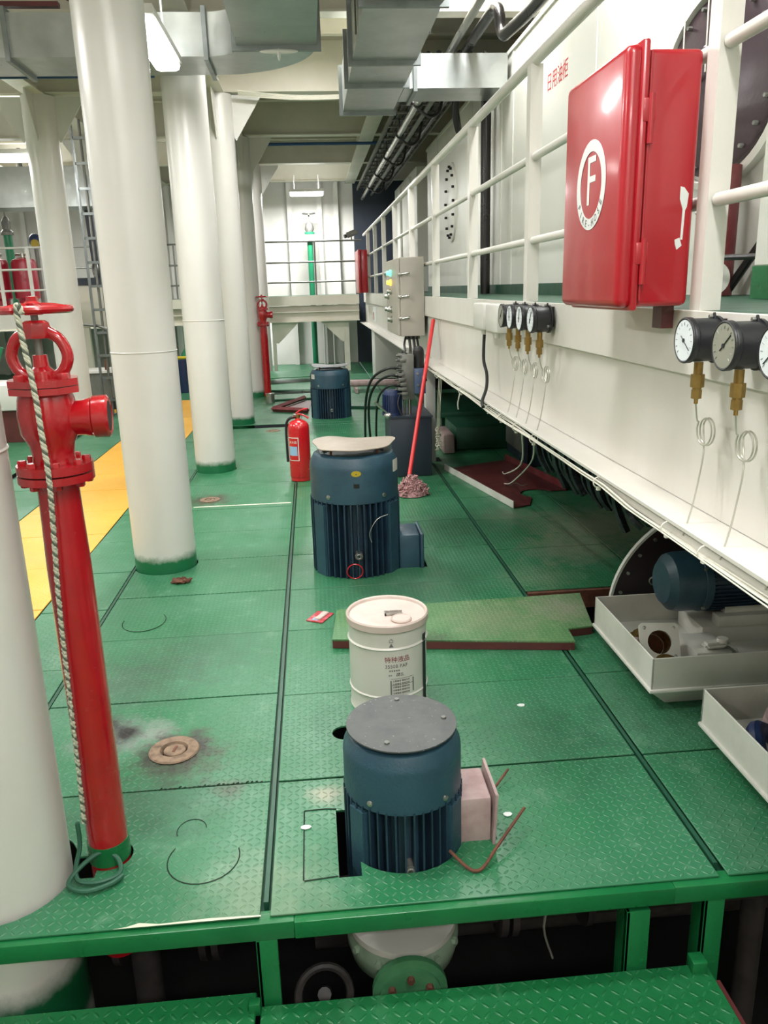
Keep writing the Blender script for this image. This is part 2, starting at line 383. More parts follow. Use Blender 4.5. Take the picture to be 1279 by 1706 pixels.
HOLES = [('c', -.9, 1.9, .19), ('c', -.9, 4.45, .178), ('c', -.9, 7.0, .178), ('c', -.9, 9.55, .178), ('c', -.9, 12.05, .178),
         ('c', -2.75, 9.55, .178), ('c', -2.75, 12.05, .178), ('c', -.632, 1.95, .062), ('r', -.755, -.655, 1.865, 1.955),
         ('c', .19, 1.95, .171), ('r', -.001, .06, 1.785, 2.07), ('r', .3, .447, 1.89, 2.15),
         ('c', .19, 4.28, .232), ('r', .38, .575, 4.17, 4.4), ('c', .19, 9.8, .23), ('c', .045, 2.5, .045), ('c', -.54, 2.466, .046), ('r', .95, 1.095, 6.9, 7.08),
         ('c', -.69, 11.9, .062)]
def cutter(h):
    if h[0] == 'c': return MB().cyl((h[1], h[2], -.1), (h[1], h[2], .1), h[3], n=28)
    return MB().box(h[1], h[2], h[3], h[4], -.1, .1)
def hbox(h): return (h[1] - h[3], h[1] + h[3], h[2] - h[3], h[2] + h[3]) if h[0] == 'c' else h[1:5]
def plate(x0, x1, y0, y1, mat='tread', name='floor_plate', dz=0):
    mb = MB().box(x0, x1, y0, y1, -PT + dz, dz, bev=.0012, seg=1)
    o = obj(name, mb, mat, floor, smooth=0)
    cs = [cutter(h) for h in HOLES if hbox(h)[0] < x1 and hbox(h)[1] > x0 and hbox(h)[2] < y1 and hbox(h)[3] > y0]
    if cs: cutmesh(o, cs)
    return o
def rows(y0, y1, cuts, x0, x1, mat='tread', name='floor_plate', skip=()):
    ys = [y0] + [c for c in cuts if y0 < c < y1] + [y1]
    for a, b in zip(ys, ys[1:]):
        if any(s0 <= (a + b) / 2 <= s1 for s0, s1 in skip): continue
        plate(x0, x1, a + .0035, b - .0035, mat, name, dz=random.uniform(-.0012, .0012))
cA = [2.243, 2.825, 3.415, 3.94, 4.5, 5.06, 5.63, 5.9, 6.4, 6.95, 7.6, 8.2, 8.7, 9.12, 9.36, 9.9, 10.5, 11.1, 11.7, 12.3, 12.9]
rows(1.67, 13.5, cA, -1.060, -.203, skip=((9.13, 9.35),))
cB = [2.238, 2.80, 3.41, 3.93, 4.5, 5.07, 5.65, 6.2, 6.8, 7.4, 8.0, 8.6, 9.2, 9.35, 10.3, 10.9, 11.5, 12.1, 12.8]
rows(1.67, 13.5, cB, -.177, .987)
rows(1.67, 13.5, [2.236, 2.81, 3.24, 3.72, 4.39, 5.02, 5.6, 6.3, 7.0, 7.7, 8.4, 9.2, 10, 11, 12, 12.8], 1.013, 1.66, skip=((3.25, 3.71),))
rows(1.67, 13.5, [2.5, 3.24, 3.72, 4.39, 5.02, 5.6, 6.3, 7.0, 7.7, 8.4, 9.2, 10, 11, 12, 12.8], 1.667, 3.0)
rows(1.70, 13.5, [2.6, 3.15, 3.8, 4.36, 4.95, 5.6, 6.3, 7, 7.7, 8.4, 9.1, 9.8, 10.5, 11.2, 11.9, 12.7], -1.40, -1.08)
rows(1.70, 10.9, [2.6, 3.2, 3.85, 4.5, 5.15, 5.75, 6.4, 7, 7.6, 8.2, 8.8, 9.5, 10.2], -2.10, -1.408, 'yellow', 'yellow_floor_plate')
rows(10.9, 11.9, [], -4.2, -1.408, 'yellow', 'yellow_floor_plate')
rows(11.9, 13.5, [12.6], -2.10, -1.408)
rows(3.5, 10.9, [4.5, 5.5, 6.5, 7.5, 8.5, 9.5, 10.3], -2.61, -2.108)
rows(3.5, 10.9, [5, 6, 7, 8, 9, 10], -3.5, -2.70, dz=0) if False else rows(3.5, 10.9, [5, 6, 7, 8, 9, 10], -3.5, -2.70)
rows(3.5, 10.9, [5, 6, 7, 8, 9, 10], -4.3, -3.508)
rows(3.5, 10.9, [6, 8], -6.9, -4.308)
rows(11.9, 13.5, [12.7], -6.9, -2.108)
for xa, xb in ((-6.9, -3), (-2.99, -1), (-.99, .97), (.98, 3)): plate(xa, xb, 13.51, 17.2)
# reddish beam seen down the gap in the plates, painted line, cut lines in the plates
obj('edge_beam', MB().box(1.02, 2.1, 3.70, 3.74, -.10, -PT - .001), 'rust', floor)
obj('painted_line', MB().box(-.92, -.215, 5.70, 5.722, .0004, .002), 'whiteline', floor)
obj('bare_edge', MB().prism([(-.56, 1.6695), (-.20, 1.6695), (-.20, 1.674), (-.33, 1.678), (-.45, 1.674), (-.5, 1.683), (-.53, 1.673)], .0016, .0024), 'whiteline', floor)
cl = MB()
cl.tube([(-.37 + .098 * math.cos(a), 1.905 + .1 * math.sin(a), .0006) for a in [math.radians(x) for x in range(150, 385, 12)]], .0016, 4)
cl.tube([(-.42 + .042 * math.cos(a), 2.03 + .05 * math.sin(a), .0006) for a in [math.radians(x) for x in range(10, 215, 15)]], .0013, 4)
cl.tube([(-.865 + .1 * math.cos(a), 3.62 + .12 * math.sin(a), .0006) for a in [math.radians(x) for x in range(170, 400, 12)]], .0016, 4)
for a, b in (((-.095, 1.785), (-.095, 2.075)), ((-.095, 2.078), (-.03, 2.08)), ((-.093, 1.782), (-.003, 1.79)), ((-.03, 2.08), (.0, 2.075))):
    cl.tube([(*a, .0006), (*b, .0006)], .0018, 4)
for i in range(22): cl.tube([(-.55 + i * .015, 2.243 + random.uniform(-.004, .004), .0008), (-.543 + i * .015, 2.245 + random.uniform(-.006, .006), .0008)], .0025, 4)
obj('cut_line', cl, 'darkline', floor, kind='stuff')

# front edge of the deck: green angle beam with its legs, and the step plates below it
edge = thing('deck_edge_beam', 'green painted angle beam along the near edge of the checker plate deck with short legs', 'beam', (.3, 1.66, -.25))
obj('beam', MB().box(-1.6, -.118, 1.655, 1.70, -.060, -.0085, bev=.003), 'green_frame', edge)
obj('beam', MB().box(-.118, .86, 1.650, 1.70, -.058, -.0085, bev=.003), 'green_frame', edge)
obj('beam', MB().box(.86, 3.0, 1.652, 1.70, -.060, -.0085, bev=.003), 'green_frame', edge)
for x0, x1, z1 in ((-.216, -.163, -.06), (.737, .80, -.075), (.945, 1.0, -.06)):
    obj('leg', MB().box(x0, x1, 1.655, 1.672, -.60, z1, bev=.002).box(x0, x0 + .008, 1.655, 1.72, -.60, z1), 'green_frame', edge)
obj('tab', MB().box(-.245, -.215, 1.625, 1.65, -.262, -.225, bev=.004), 'green_frame', edge)
obj('tab', MB().box(.905, .945, 1.61, 1.65, -.262, -.215, bev=.004), 'green_frame', edge)
for x0, x1, y1, s in ((-1.5, -.228, 1.69, 'left'), (-.215, .958, 1.645, 'right')):
    o = single('step_plate', MB().box(x0, x1, -1.0, y1, -.262, -.25, bev=.003, seg=1), 'tread_near',
               f'green checker plate of the lower step, {s} of its joint, at the bottom edge', 'plate', smooth=0)
single('step_frame_beam', MB().box(.95, .975, .2, 1.60, -.34, -.264).box(.9, .975, .2, 1.60, -.35, -.338), 'maroon', 'rusty brown frame beam under the right end of the lower green step', 'beam')

# walls, ceiling
def struct(name, mb, mat): return obj(name, mb, mat, smooth=0, kind='structure')
wf = struct('wall_far', MB().box(-7, .95, 17.2, 17.3, 0, 4.2), 'white')
for i, x in enumerate([-6.2, -5.5, -4.8, -4.1, -3.4, -2.7, -2.0, -1.4, -.86, -.33, .27, .6]):
    obj('stiffener', MB().box(x - .006, x + .006, 17.06, 17.2, .0, 4.0).box(x - .045, x + .045, 17.05, 17.062, 0, 4.0), 'white', wf)
struct('wall_left', MB().box(-7.1, -7, -2.4, 17.3, -1.25, 4.2), 'cream')
struct('wall_right', MB().box(3.3, 3.4, -2.4, 17.3, -1.25, 4.2), 'cream')
struct('wall_recess', MB().box(.95, 3.3, 17.2, 17.3, 0, 4.2), M['slate'])
struct('wall_near', MB().box(-7, 3.3, -2.5, -2.4, -1.25, 4.2), 'cream')
ceil = struct('ceiling', MB().box(-7, 3.3, -2.4, 17.3, 4.05, 4.15), 'ceil')
for y in (1.9, 4.45, 7.0, 9.55, 12.05, 14.6, 16.9):
    obj('beam', MB().box(-7, 3.3, y - .008, y + .008, 3.56, 4.05).box(-7, 3.3, y - .08, y + .08, 3.545, 3.56), 'cream', ceil)
for x in (.9, -.9, -2.75, -4.9):
    obj('beam', MB().box(x - .008, x + .008, -2.4, 17.2, 3.55, 4.05).box(x - .1, x + .1, -2.4, 17.2, 3.53, 3.544), 'cream', ceil)
for i in range(27):
    y = -1.8 + i * .7
    if min(abs(y - q) for q in (1.9, 4.45, 7.0, 9.55, 12.05, 14.6, 16.9)) > .2:
        obj('stiffener', MB().box(-7, 3.3, y - .006, y + .006, 3.88, 4.05).box(-7, 3.3, y - .04, y + .04, 3.87, 3.882), 'cream', ceil)

# ================================================================== LAMPS
def lamp(x, y, z, ax, k, label):
    t = thing('ceiling_light', label or 'fluorescent ceiling light', 'lamp', (x, y, z), 'ceiling lights')
    L, W = (.32, .09) if y > 15 else ((.52, .085) if label and ax == 'y' else (.62, .11))
    a, b = (L, W) if ax == 'x' else (W, L)
    top = 1.33 if z < 2 else 3.5 if z < 3.6 else 4.0
    obj('housing', MB().box(x - a, x + a, y - b, y + b, z + .02, z + .07, bev=.01), 'white', t)
    d = MB().box(x - a * .96, x + a * .96, y - b * .86, y + b * .86, z - .045, z + .02, bev=.03)
    obj('diffuser', d, 'tubeglow', t)
    for s in (-.7, .7):
        q = (x + s * a, y) if ax == 'x' else (x, y + s * b)
        obj('hanger', MB().cyl((*q, z + .06), (*q, top + .04), .006, n=8), 'white', t)
    li = bpy.data.lights.new('tube_light', 'AREA'); li.shape = 'RECTANGLE'; li.size = 2 * a; li.size_y = 2 * b; li.energy = LAMP_W * k; li.color = (1, .99, .975)
    lo = bpy.data.objects.new('tube_light', li); C.objects.link(lo); lo.parent = t; lo.location = (0, 0, -.06)
    l2 = bpy.data.lights.new('tube_uplight', 'AREA'); l2.shape = 'RECTANGLE'; l2.size = 2 * a; l2.size_y = 2 * b; l2.energy = LAMP_W * k * (.5 if y < 15 else .1); l2.color = li.color
    lo2 = bpy.data.objects.new('tube_uplight', l2); C.objects.link(lo2); lo2.parent = t; lo2.location = (0, 0, .085); lo2.rotation_euler = (PI, 0, 0)
for i, (x, y, z, ax, k, lb) in enumerate(LAMPS):
    lamp(x, y, z, ax, k, lb or f'fluorescent ceiling light out of view, hung {["over the deck behind the motors","above the lower step","over the walkway rail near the fire hose box","over the yellow path","left of the lower step","over the left machinery","between the far columns","as added fill in the ceiling bay above ducts","as added fill under the far cross platform","as added fill behind the viewer past the step","as added fill above the walkway at duct branch"][i-4]}')

# ================================================================== COLUMNS
def column(x, y, label, z0=0., g=True, ring=1.22, gr='white round columns', z1=3.53):
    t = thing('column', label, 'column', (x, y, z0), gr)
    obj('shaft', MB().cyl((x, y, z0), (x, y, z1), .171, n=48), 'column', t)
    if ring: obj('weld_seam', MB().torus((x, y, ring), (0, 0, 1), .171, .004, n=48, k=6), 'column', t)
    if g:
        for s in (-1, 1):
            obj('gusset', MB().prism([(.166, 3.12), (.19, 3.08), (.47, 3.50), (.47, 3.53), (.166, 3.53)], -.007, .007, o=(x, y, 0), u=(s, 0, 0), v=(0, 0, 1)), 'white', t)
        obj('gusset', MB().prism([(.166, 3.12), (.19, 3.08), (.42, 3.50), (.42, 3.53), (.166, 3.53)], -.007, .007, o=(x, y, 0), u=(0, 1, 0), v=(0, 0, 1)), 'white', t)
        obj('gusset', MB().prism([(.166, 3.12), (.19, 3.08), (.42, 3.50), (.42, 3.53), (.166, 3.53)], -.007, .007, o=(x, y, 0), u=(0, -1, 0), v=(0, 0, 1)), 'white', t)
    return t
column(-.9, 1.9, 'big white round column cut by the left edge, passing down through the deck beside the red hydrant', z0=-1.25, ring=1.16)
column(-.9, 4.45, 'tall white round column second from the left, with a green foot and a rough weld seam', z0=-.1, ring=1.21, g=False)
column(-.9, 7.0, 'white round column just right of the tallest one, standing in the deck behind it', z0=-.1, ring=1.28, g=False)
column(-.9, 9.55, 'white round column with triangular bracket at its top, behind the second deck column', z0=-.1, ring=None)
column(-.9, 12.05, 'shaded white round column with bracket, behind the distant small hydrant', z0=-.1, ring=None)
column(-.9, 14.6, 'farthest white round column near the far platform', z0=.001, ring=None)
column(-2.75, 9.55, 'white round column at far left lit brightly by the lamp, behind the hydrant handwheel', z0=-.1, ring=None)
column(-2.75, 12.05, 'distant white round column of the left row, hidden mostly behind the tallest column', z0=-.1, ring=None)

# ================================================================== RIGHT WALKWAY: girder, platform, rail
gd = thing('raised_walkway', 'long white girder with raised green walkway along the right side', 'walkway', (1.05, 8, .88))
obj('channel', MB().box(1.0, 1.012, -.5, 15.5, 1.252, 1.42, bev=.002, seg=1).box(1.0125, 1.0275, -.5, 15.5, 1.253, 1.26), 'girder', gd)
obj('web', MB().box(1.028, 1.04, -.5, 15.5, .895, 1.40), 'girder', gd)
obj('bottom_flange', MB().box(.915, 1.19, -.5, 15.5, .88, .893, bev=.002, seg=1), 'girder', gd)
obj('deck_plate', MB().box(1.013, 1.062, -.5, 15.5, 1.402, 1.419).box(1.0615, 3.2, -.5, 15.5, 1.402, 1.4195), 'green_dark', gd)
for y in (2.9, 6.4, 10, 13.4): obj('web_stiffener', MB().box(1.041, 1.18, y - .005, y + .005, .895, 1.40), 'girder', gd)
obj('support_post', MB().box(.96, 1.045, 6.93, 7.05, -.02, .879, bev=.003), 'white', gd)
obj('patch_plate', MB().box(1.02, 1.0275, 6.5, 6.9, .93, 1.24), 'girder', gd)

rl = thing('walkway_railing', 'white pipe guard rail on top of the right hand girder', 'railing', (1.03, 8, 1.42))
YP = [.5, 2.09, 3.82, 5.22, 6.75, 8.3, 9.9, 11.4, 12.9, 14.4]
for y in YP: obj('post', MB().box(1.005, 1.013, y - .03, y + .03, 1.42, 2.42).box(1.013, 1.06, y - .03, y - .022, 1.42, 2.42), 'girder', rl)
obj('top_rail', MB().cyl((1.03, -.4, 2.44), (1.03, 15.4, 2.44), .026, n=16), 'girder', rl)
for z in (2.045, 1.69):
    for a, b in zip(YP, YP[1:]): obj('mid_rail', MB().cyl((1.03, a + .03, z), (1.03, b - .035, z), .017, n=12), 'girder', rl)

# tanks behind the walkway
tk = thing('tank_wall', 'large white tank side behind the walkway rail, marked with small red characters', 'tank', (2.3, 8, 1.42))
obj('panel', MB().box(1.7, 2.9, 4.45, 11.83, 1.42, 3.3, bev=.008, seg=1), 'tank', tk)
obj('top_edge', MB().box(1.685, 1.72, 4.45, 11.83, 3.28, 3.31), 'tank', tk)
for y in (5.0, 6.95, 7.35, 8.6, 10.9): obj('seam', MB().box(1.694, 1.701, y - .03, y + .03, 1.43, 3.28), 'tank', tk)
obj('lettering', text_mb('日用油柜', .125).mapv(lambda c: (1.699 - c.z, 5.74 - c.x * .95, 2.81 + c.y)), 'inkred', tk, 'small red stencilled characters')
obj('kick_strip', MB().box(1.692, 1.70, 4.45, 11.83, 1.421, 1.50), 'green_dark', tk)
mh = MB().lathe([(.30, 0), (.30, .02), (.28, .025)], (1.7, 9.8, 2.43), (-1, 0, 0), 36).mapv(lambda c: (c.x, c.y, 2.43 + (c.z - 2.43) * 1.45))
mho = thing('oval_manhole', 'oval bolted manhole cover on the white tank behind the rail', 'hatch', (1.7, 9.8, 2.0))
obj('cover', mh, 'tank', mho)
for i in range(16):
    a = 2 * PI * i / 16
    obj('bolt', MB().hexb((1.68, 9.8 + .26 * math.cos(a), 2.43 + .385 * math.sin(a)), (-1, 0, 0), .016, .035), 'black', mho)
tk2 = thing('far_tank', 'farther white tank box behind the rail above the grey control cabinet', 'tank', (2.2, 14.5, 1.42))
obj('body', MB().box(1.7, 2.8, 13.0, 16.2, 1.42, 3.27, bev=.01, seg=1), 'tank', tk2)
for y in (13.6, 15.0): obj('rib', MB().box(1.66, 1.70, y, y + .15, 1.5, 3.2), 'tank', tk2)
tk3 = thing('near_tank', 'white tank panel with green foot at the right edge, near the gauges', 'tank', (2.2, 1.5, 1.42))
obj('body', MB().box(1.7, 2.9, -.5, 3.07, 1.54, 3.5, bev=.005, seg=1), 'tank', tk3)
obj('foot', MB().box(1.695, 2.9, -.5, 3.07, 1.421, 1.54), 'green_frame', tk3, 'bright green foot strip')
# recess with round manhole
rc = thing('recessed_vessel', 'white vessel wall set back between the tanks behind the red fire hose box', 'tank', (2.3, 3.7, 1.42))
obj('wall', MB().prism([(1.90, 4.445), (2.9, 4.445), (2.9, 3.075), (2.19, 3.075)], 1.421, 3.5), 'tank', rc)
obj('rim', MB().ring_lathe([(.455, 0), (.455, .05), (.425, .06), (.425, 0)], (2.0, 4.0, 2.37), (-.978, -.208, 0), 48), 'tank', rc)
mc = thing('round_manhole_cover', 'dark maroon round manhole cover with bolts, behind the red fire hose box', 'hatch', (2.07, 4.1, 1.95))
ax = Vector((-.978, -.208, 0)).normalized(); MC = Vector((1.985, 4.02, 2.375))
obj('cover', MB().lathe([(.40, 0), (.40, .025), (.385, .03)], MC, ax, 48), 'manhole', mc)
u_, v_, _ = basis(ax)
for i in range(20):
    a = 2 * PI * i / 20; obj('bolt', MB().hexb(MC + ax * .03 + (u_ * math.cos(a) + v_ * math.sin(a)) * .365, ax, .011, .022), 'dull', mc)
obj('handle', MB().tube([(1.95, 4.13, 2.42), (1.90, 4.12, 2.44), (1.89, 4.08, 2.50), (1.9, 4.04, 2.54), (1.95, 4.03, 2.55)], .011, 8, 5), 'manhole', mc)
for y in (3.96, 4.2): obj('wire', MB().tube([(1.86, y, 3.0), (1.87, y, 2.42)], .0035, 6), 'wire', mc)
vp = thing('maroon_pipe', 'dark red pipe and white valve in the recess below the round manhole', 'pipe', (1.95, 3.85, 1.42))
obj('pipe', MB().cyl((1.90, 3.78, 1.421), (1.90, 3.78, 1.99), .085, n=24), 'maroon_pipe', vp)
obj('valve_body', MB().lathe([(.05, 0), (.05, .03), (.03, .05), (.025, .14), (.012, .15), (.012, .2)], (1.82, 3.72, 1.585), (0, 0, 1), 20), 'white', vp)
obj('handwheel', MB().torus((1.82, 3.72, 1.79), (0, 0, 1), .05, .009, n=20, k=6).cyl((1.77, 3.72, 1.79), (1.87, 3.72, 1.79), .006, n=8), 'white', vp)
obj('yoke', MB().torus((1.82, 3.72, 1.70), (0, 1, 0), .035, .009, n=20, k=6), 'white', vp)
obj('flange', MB().ring_lathe([(.075, 0), (.075, .02), (.018, .02), (.018, 0)], (1.80, 3.6, 1.50), (-.3, -1, 0), 28), 'white', vp)
obj('strut', MB().cyl((1.76, 3.5, 1.585), (1.86, 3.1, 1.58), .013, n=10).cyl((1.95, 3.75, 1.43), (2.06, 3.55, 1.75), .02, n=10), 'black', vp)
sp = single('black_standpipe', MB().tube([(1.62, 7.6, 1.421), (1.62, 7.6, 3.0), (1.62, 7.55, 3.12), (1.66, 7.5, 3.25)], .045, 14, 4), 'black', 'black vertical pipe standing on the walkway in front of the white tank', 'pipe')

# ================================================================== FIRE HOSE BOX (near)
fb = thing('fire_hose_box', 'large red fire hose box with white F emblem hung on the walkway rail', 'cabinet', (.92, 2.4, 1.42))
obj('case', MB().box(.855, 1.003, 2.128, 2.59, 1.432, 2.05, bev=.016, seg=3), 'red_box', fb)
obj('door', MB().box(.80, .852, 2.118, 2.60, 1.43, 2.06, bev=.022, seg=4), 'red_box', fb)
obj('door_rim', MB().box(.838, .858, 2.110, 2.61, 1.422, 2.068, bev=.008, seg=2), 'red_box', fb)
for z in (1.89, 1.55):
    h = obj('hinge', MB().cyl((.866, 2.112, z - .06), (.866, 2.112, z + .055), .0085, n=14).box(.845, .878, 2.108, 2.135, z - .01, z + .045, bev=.003), 'red_box', fb)
obj('rain_strip', MB().cyl((.864, 2.118, 1.45), (.864, 2.118, 2.04), .004, n=8), 'red_box', fb)
em = MB().ring_lathe([(.118, 0), (.118, .0012), (.088, .0012), (.088, 0)], (.7993, 2.345, 1.76), (-1, 0, 0), 56)
e0 = obj('emblem_ring', em, 'decal', fb, 'white ring emblem')
obj('emblem_letter', text_mb('F', .185).mapv(lambda c: (.799 - c.z, 2.345 - c.x * .95, 1.765 + c.y)), 'decal', fb, 'white letter F')
s = 'FIRE-HOSE'
lt = MB()
for i, ch in enumerate(s):
    a = math.radians(-90 + (i - 4) * 15)
    t = text_mb(ch, .027)
    # letters stand upright on the lower arc, tops towards the centre
    def f2(c, a=a):
        rad = .103 - c.y; th = a + c.x / .103
        return (.7975 - c.z, 2.345 - rad * math.cos(th), 1.76 + rad * math.sin(th))
    t.mapv(f2); me = bpy.data.meshes.new('t'); t.bm.to_mesh(me); t.bm.free(); lt.bm.from_mesh(me); bpy.data.meshes.remove(me)
obj('emblem_lettering', lt, 'inkgrey', fb, 'small grey letters reading FIRE-HOSE')
obj('chipped_paint', MB().prism([(.962, 1.73), (.972, 1.728), (.985, 1.712), (.982, 1.68), (.978, 1.672), (.976, 1.60), (.970, 1.60), (.971, 1.675), (.962, 1.70)], -.0006, .0006, o=(0, 2.1275, 0), u=(1, 0, 0), v=(0, 0, 1)).prism([(.955, 1.60), (.968, 1.605), (.975, 1.585), (.962, 1.575), (.957, 1.588)], -.0006, .0006, o=(0, 2.1275, 0), u=(1, 0, 0), v=(0, 0, 1)), 'decal', fb, 'bare white patches')
obj('bracket', MB().box(.965, .999, 2.2, 2.26, 1.37, 1.432), 'maroon', fb)

# ================================================================== PRESSURE GAUGES
def gauge(y, dirty, label, ang, grp, R=.053):
    t = thing('pressure_gauge', label, 'gauge', (.93, y, 1.15), grp)
    z = 1.356
    obj('case', MB().lathe([(R, 0), (R + .002, .004), (R + .002, .012), (R - .001, .016), (R - .001, .078), (R - .01, .084)], (.905, y, z), (1, 0, 0), 40), 'gauge', t)
    obj('bezel', MB().torus((.905, y, z), (1, 0, 0), R - .001, .0035, n=40, k=8), 'gauge', t)
    d = obj('dial', MB().cyl((.9035, y, z), (.9025, y, z), R - .004, n=40), 'facedull' if dirty else 'face', t)
    tk_ = MB()
    for i in range(13):
        a = math.radians(225 - i * 22.5); r0, r1 = R * .68, R * .82
        p = lambda r: (.9018, y - r * math.cos(a), z + r * math.sin(a))
        tk_.tube([p(r0), p(r1)], .0006, 4)
    a = math.radians(ang); nd = MB().tube([(.9012, y + .018 * math.cos(a), z - .018 * math.sin(a)), (.9012, y - R * .72 * math.cos(a), z + R * .72 * math.sin(a))], .0013, 4).cyl((.9025, y, z), (.900, y, z), .005, n=12)
    obj('scale_marks', tk_, 'galv_dark', t); obj('needle', nd, 'inkblack', t)
    obj('mounting_flange', MB().lathe([(R + .012, 0), (R + .012, .006)], (.972, y, z), (1, 0, 0), 3, ph=PI / 2).cyl((.978, y, z), (.985, y, z), R + .004, n=32).box(.978, .9985, y - .02, y + .02, z - .03, z + .05), 'gauge', t)
    for k in (90, 210, 330):
        a = math.radians(k); obj('screw', MB().hexb((.97, y + (R + .002) * math.cos(a), z + (R + .002) * math.sin(a)), (-1, 0, 0), .006, .008), 'dull', t)
    f = MB().cyl((.945, y, z - R), (.945, y, z - R - .03), .011, n=16)
    f.lathe([(.0165, -.062), (.0165, -.03)], (.945, y, z - R), (0, 0, 1), 6).lathe([(.011, -.068), (.011, -.062)], (.945, y, z - R), (0, 0, 1), 16).lathe([(.0125, -.09), (.0125, -.068)], (.945, y, z - R), (0, 0, 1), 6).cyl((.945, y, z - R - .09), (.945, y, z - R - .103), .005, n=10)
    obj('brass_fitting', f, 'brass', t)
    # capillary with a double loop, running down over the flange
    zb = z - R - .10
    P = [(.945, y, zb), (.955, y + .012, zb - .03), (.965, y + .025, zb - .05)]
    cz = zb - .075
    for k in range(0, 26):
        a = math.radians(140 + k * 30); P.append((.968 + k * .0007, y - .003 + .034 * math.cos(a) * -1, cz + .034 * math.sin(a)))
    P += [(.975, y - .002, zb - .125), (.965, y - .006, zb - .2), (.95, y - .012, .93), (.928, y - .02, .862)]
    obj('capillary_tube', MB().tube(P, .0022, 6, 3), 'tube', t)
    return t
gauge(1.92, False, 'white faced pressure gauge, first of the near three below the fire hose box', 130 - 165, 'near gauges')
gauge(1.725, True, 'pressure gauge with a clouded grey face, between two white faced ones at the right', 40, 'near gauges')
gauge(1.529, False, 'white faced pressure gauge cut off by the right edge', 220, 'near gauges')
for i, (y, lb) in enumerate(((3.341, 'nearest'), (3.526, 'second nearest'), (3.702, 'third nearest'), (3.871, 'farthest'))):
    gauge(y, i == 3, f'{lb} of the four pressure gauges clustered on the girder beside the junction boxes', (60, 80, 95, 50)[i], 'gauge cluster')
for i, (y0, y1) in enumerate(((4.02, 4.28), (4.36, 4.62))):
    single('junction_box', MB().box(.915, .998, y0, y1, 1.265, 1.405, bev=.012).cyl((.95, (y0 + y1) / 2, 1.265), (.95, (y0 + y1) / 2, 1.235), .014, n=12), 'white',
           ('white junction box on the girder right beside the gauge cluster', 'white junction box on the girder, farther from the gauges')[i], 'box', 'junction boxes')
single('black_cable', MB().tube([(.955, 4.49, 1.234), (.95, 4.48, 1.1), (.962, 4.45, 1.02), (.945, 4.38, .95), (.905, 4.3, .89), (.90, 4.25, .865)], .009, 8, 6), 'rubber', 'black cable hanging from a junction box over the girder', 'cable')
# bundle of wires under the flange
t = thing('wire_bundle', 'bundle of white wires tied under the lower edge of the white girder', 'cable', (.9, 4, .84))
for k in range(6):
    ph = random.uniform(0, 6); rr = random.uniform(.002, .0038)
    P = []
    y = .9
    while y < 7.2:
        sag = .008 * math.sin(y * 2.1 + ph) ** 2 + (.016 if y < 2.4 else 0)
        P.append((.912 + .010 * math.sin(ph + y * 1.3) + (k % 3) * .006, y, .868 - sag - (k // 3) * .006)); y += .22
    obj('wire', MB().tube(P, rr, 6, 2), 'wire', t)
for y in (1.76, 1.97, 2.5, 3.3, 3.6, 3.9, 4.2, 5.0, 6.0):
    obj('cable_tie', MB().torus((.918, y, .862), (0, 1, 0), .018, .0025, n=14, k=5).box(.912, .924, y - .006, y + .006, .835, .846), 'wire', t)
for P_ in ([(.92, 3.5, .85), (1.1, 4.2, .55), (1.4, 5.8, .12), (1.5, 6.3, .02)], [(.92, 3.3, .85), (1.1, 4.0, .6), (1.3, 5.2, .2), (1.42, 5.9, .02)], [(.91, 5.0, .85), (.90, 5.02, .78), (.905, 5.03, .74)]):
    obj('loose_end', MB().tube(P_, .004, 6, 5), 'wire', t)
single('white_conduit', MB().box(.93, .985, .2, 2.55, .845, .868, bev=.004), 'girder', 'thin white cable tray strip clamped below the near end of the girder', 'tray')

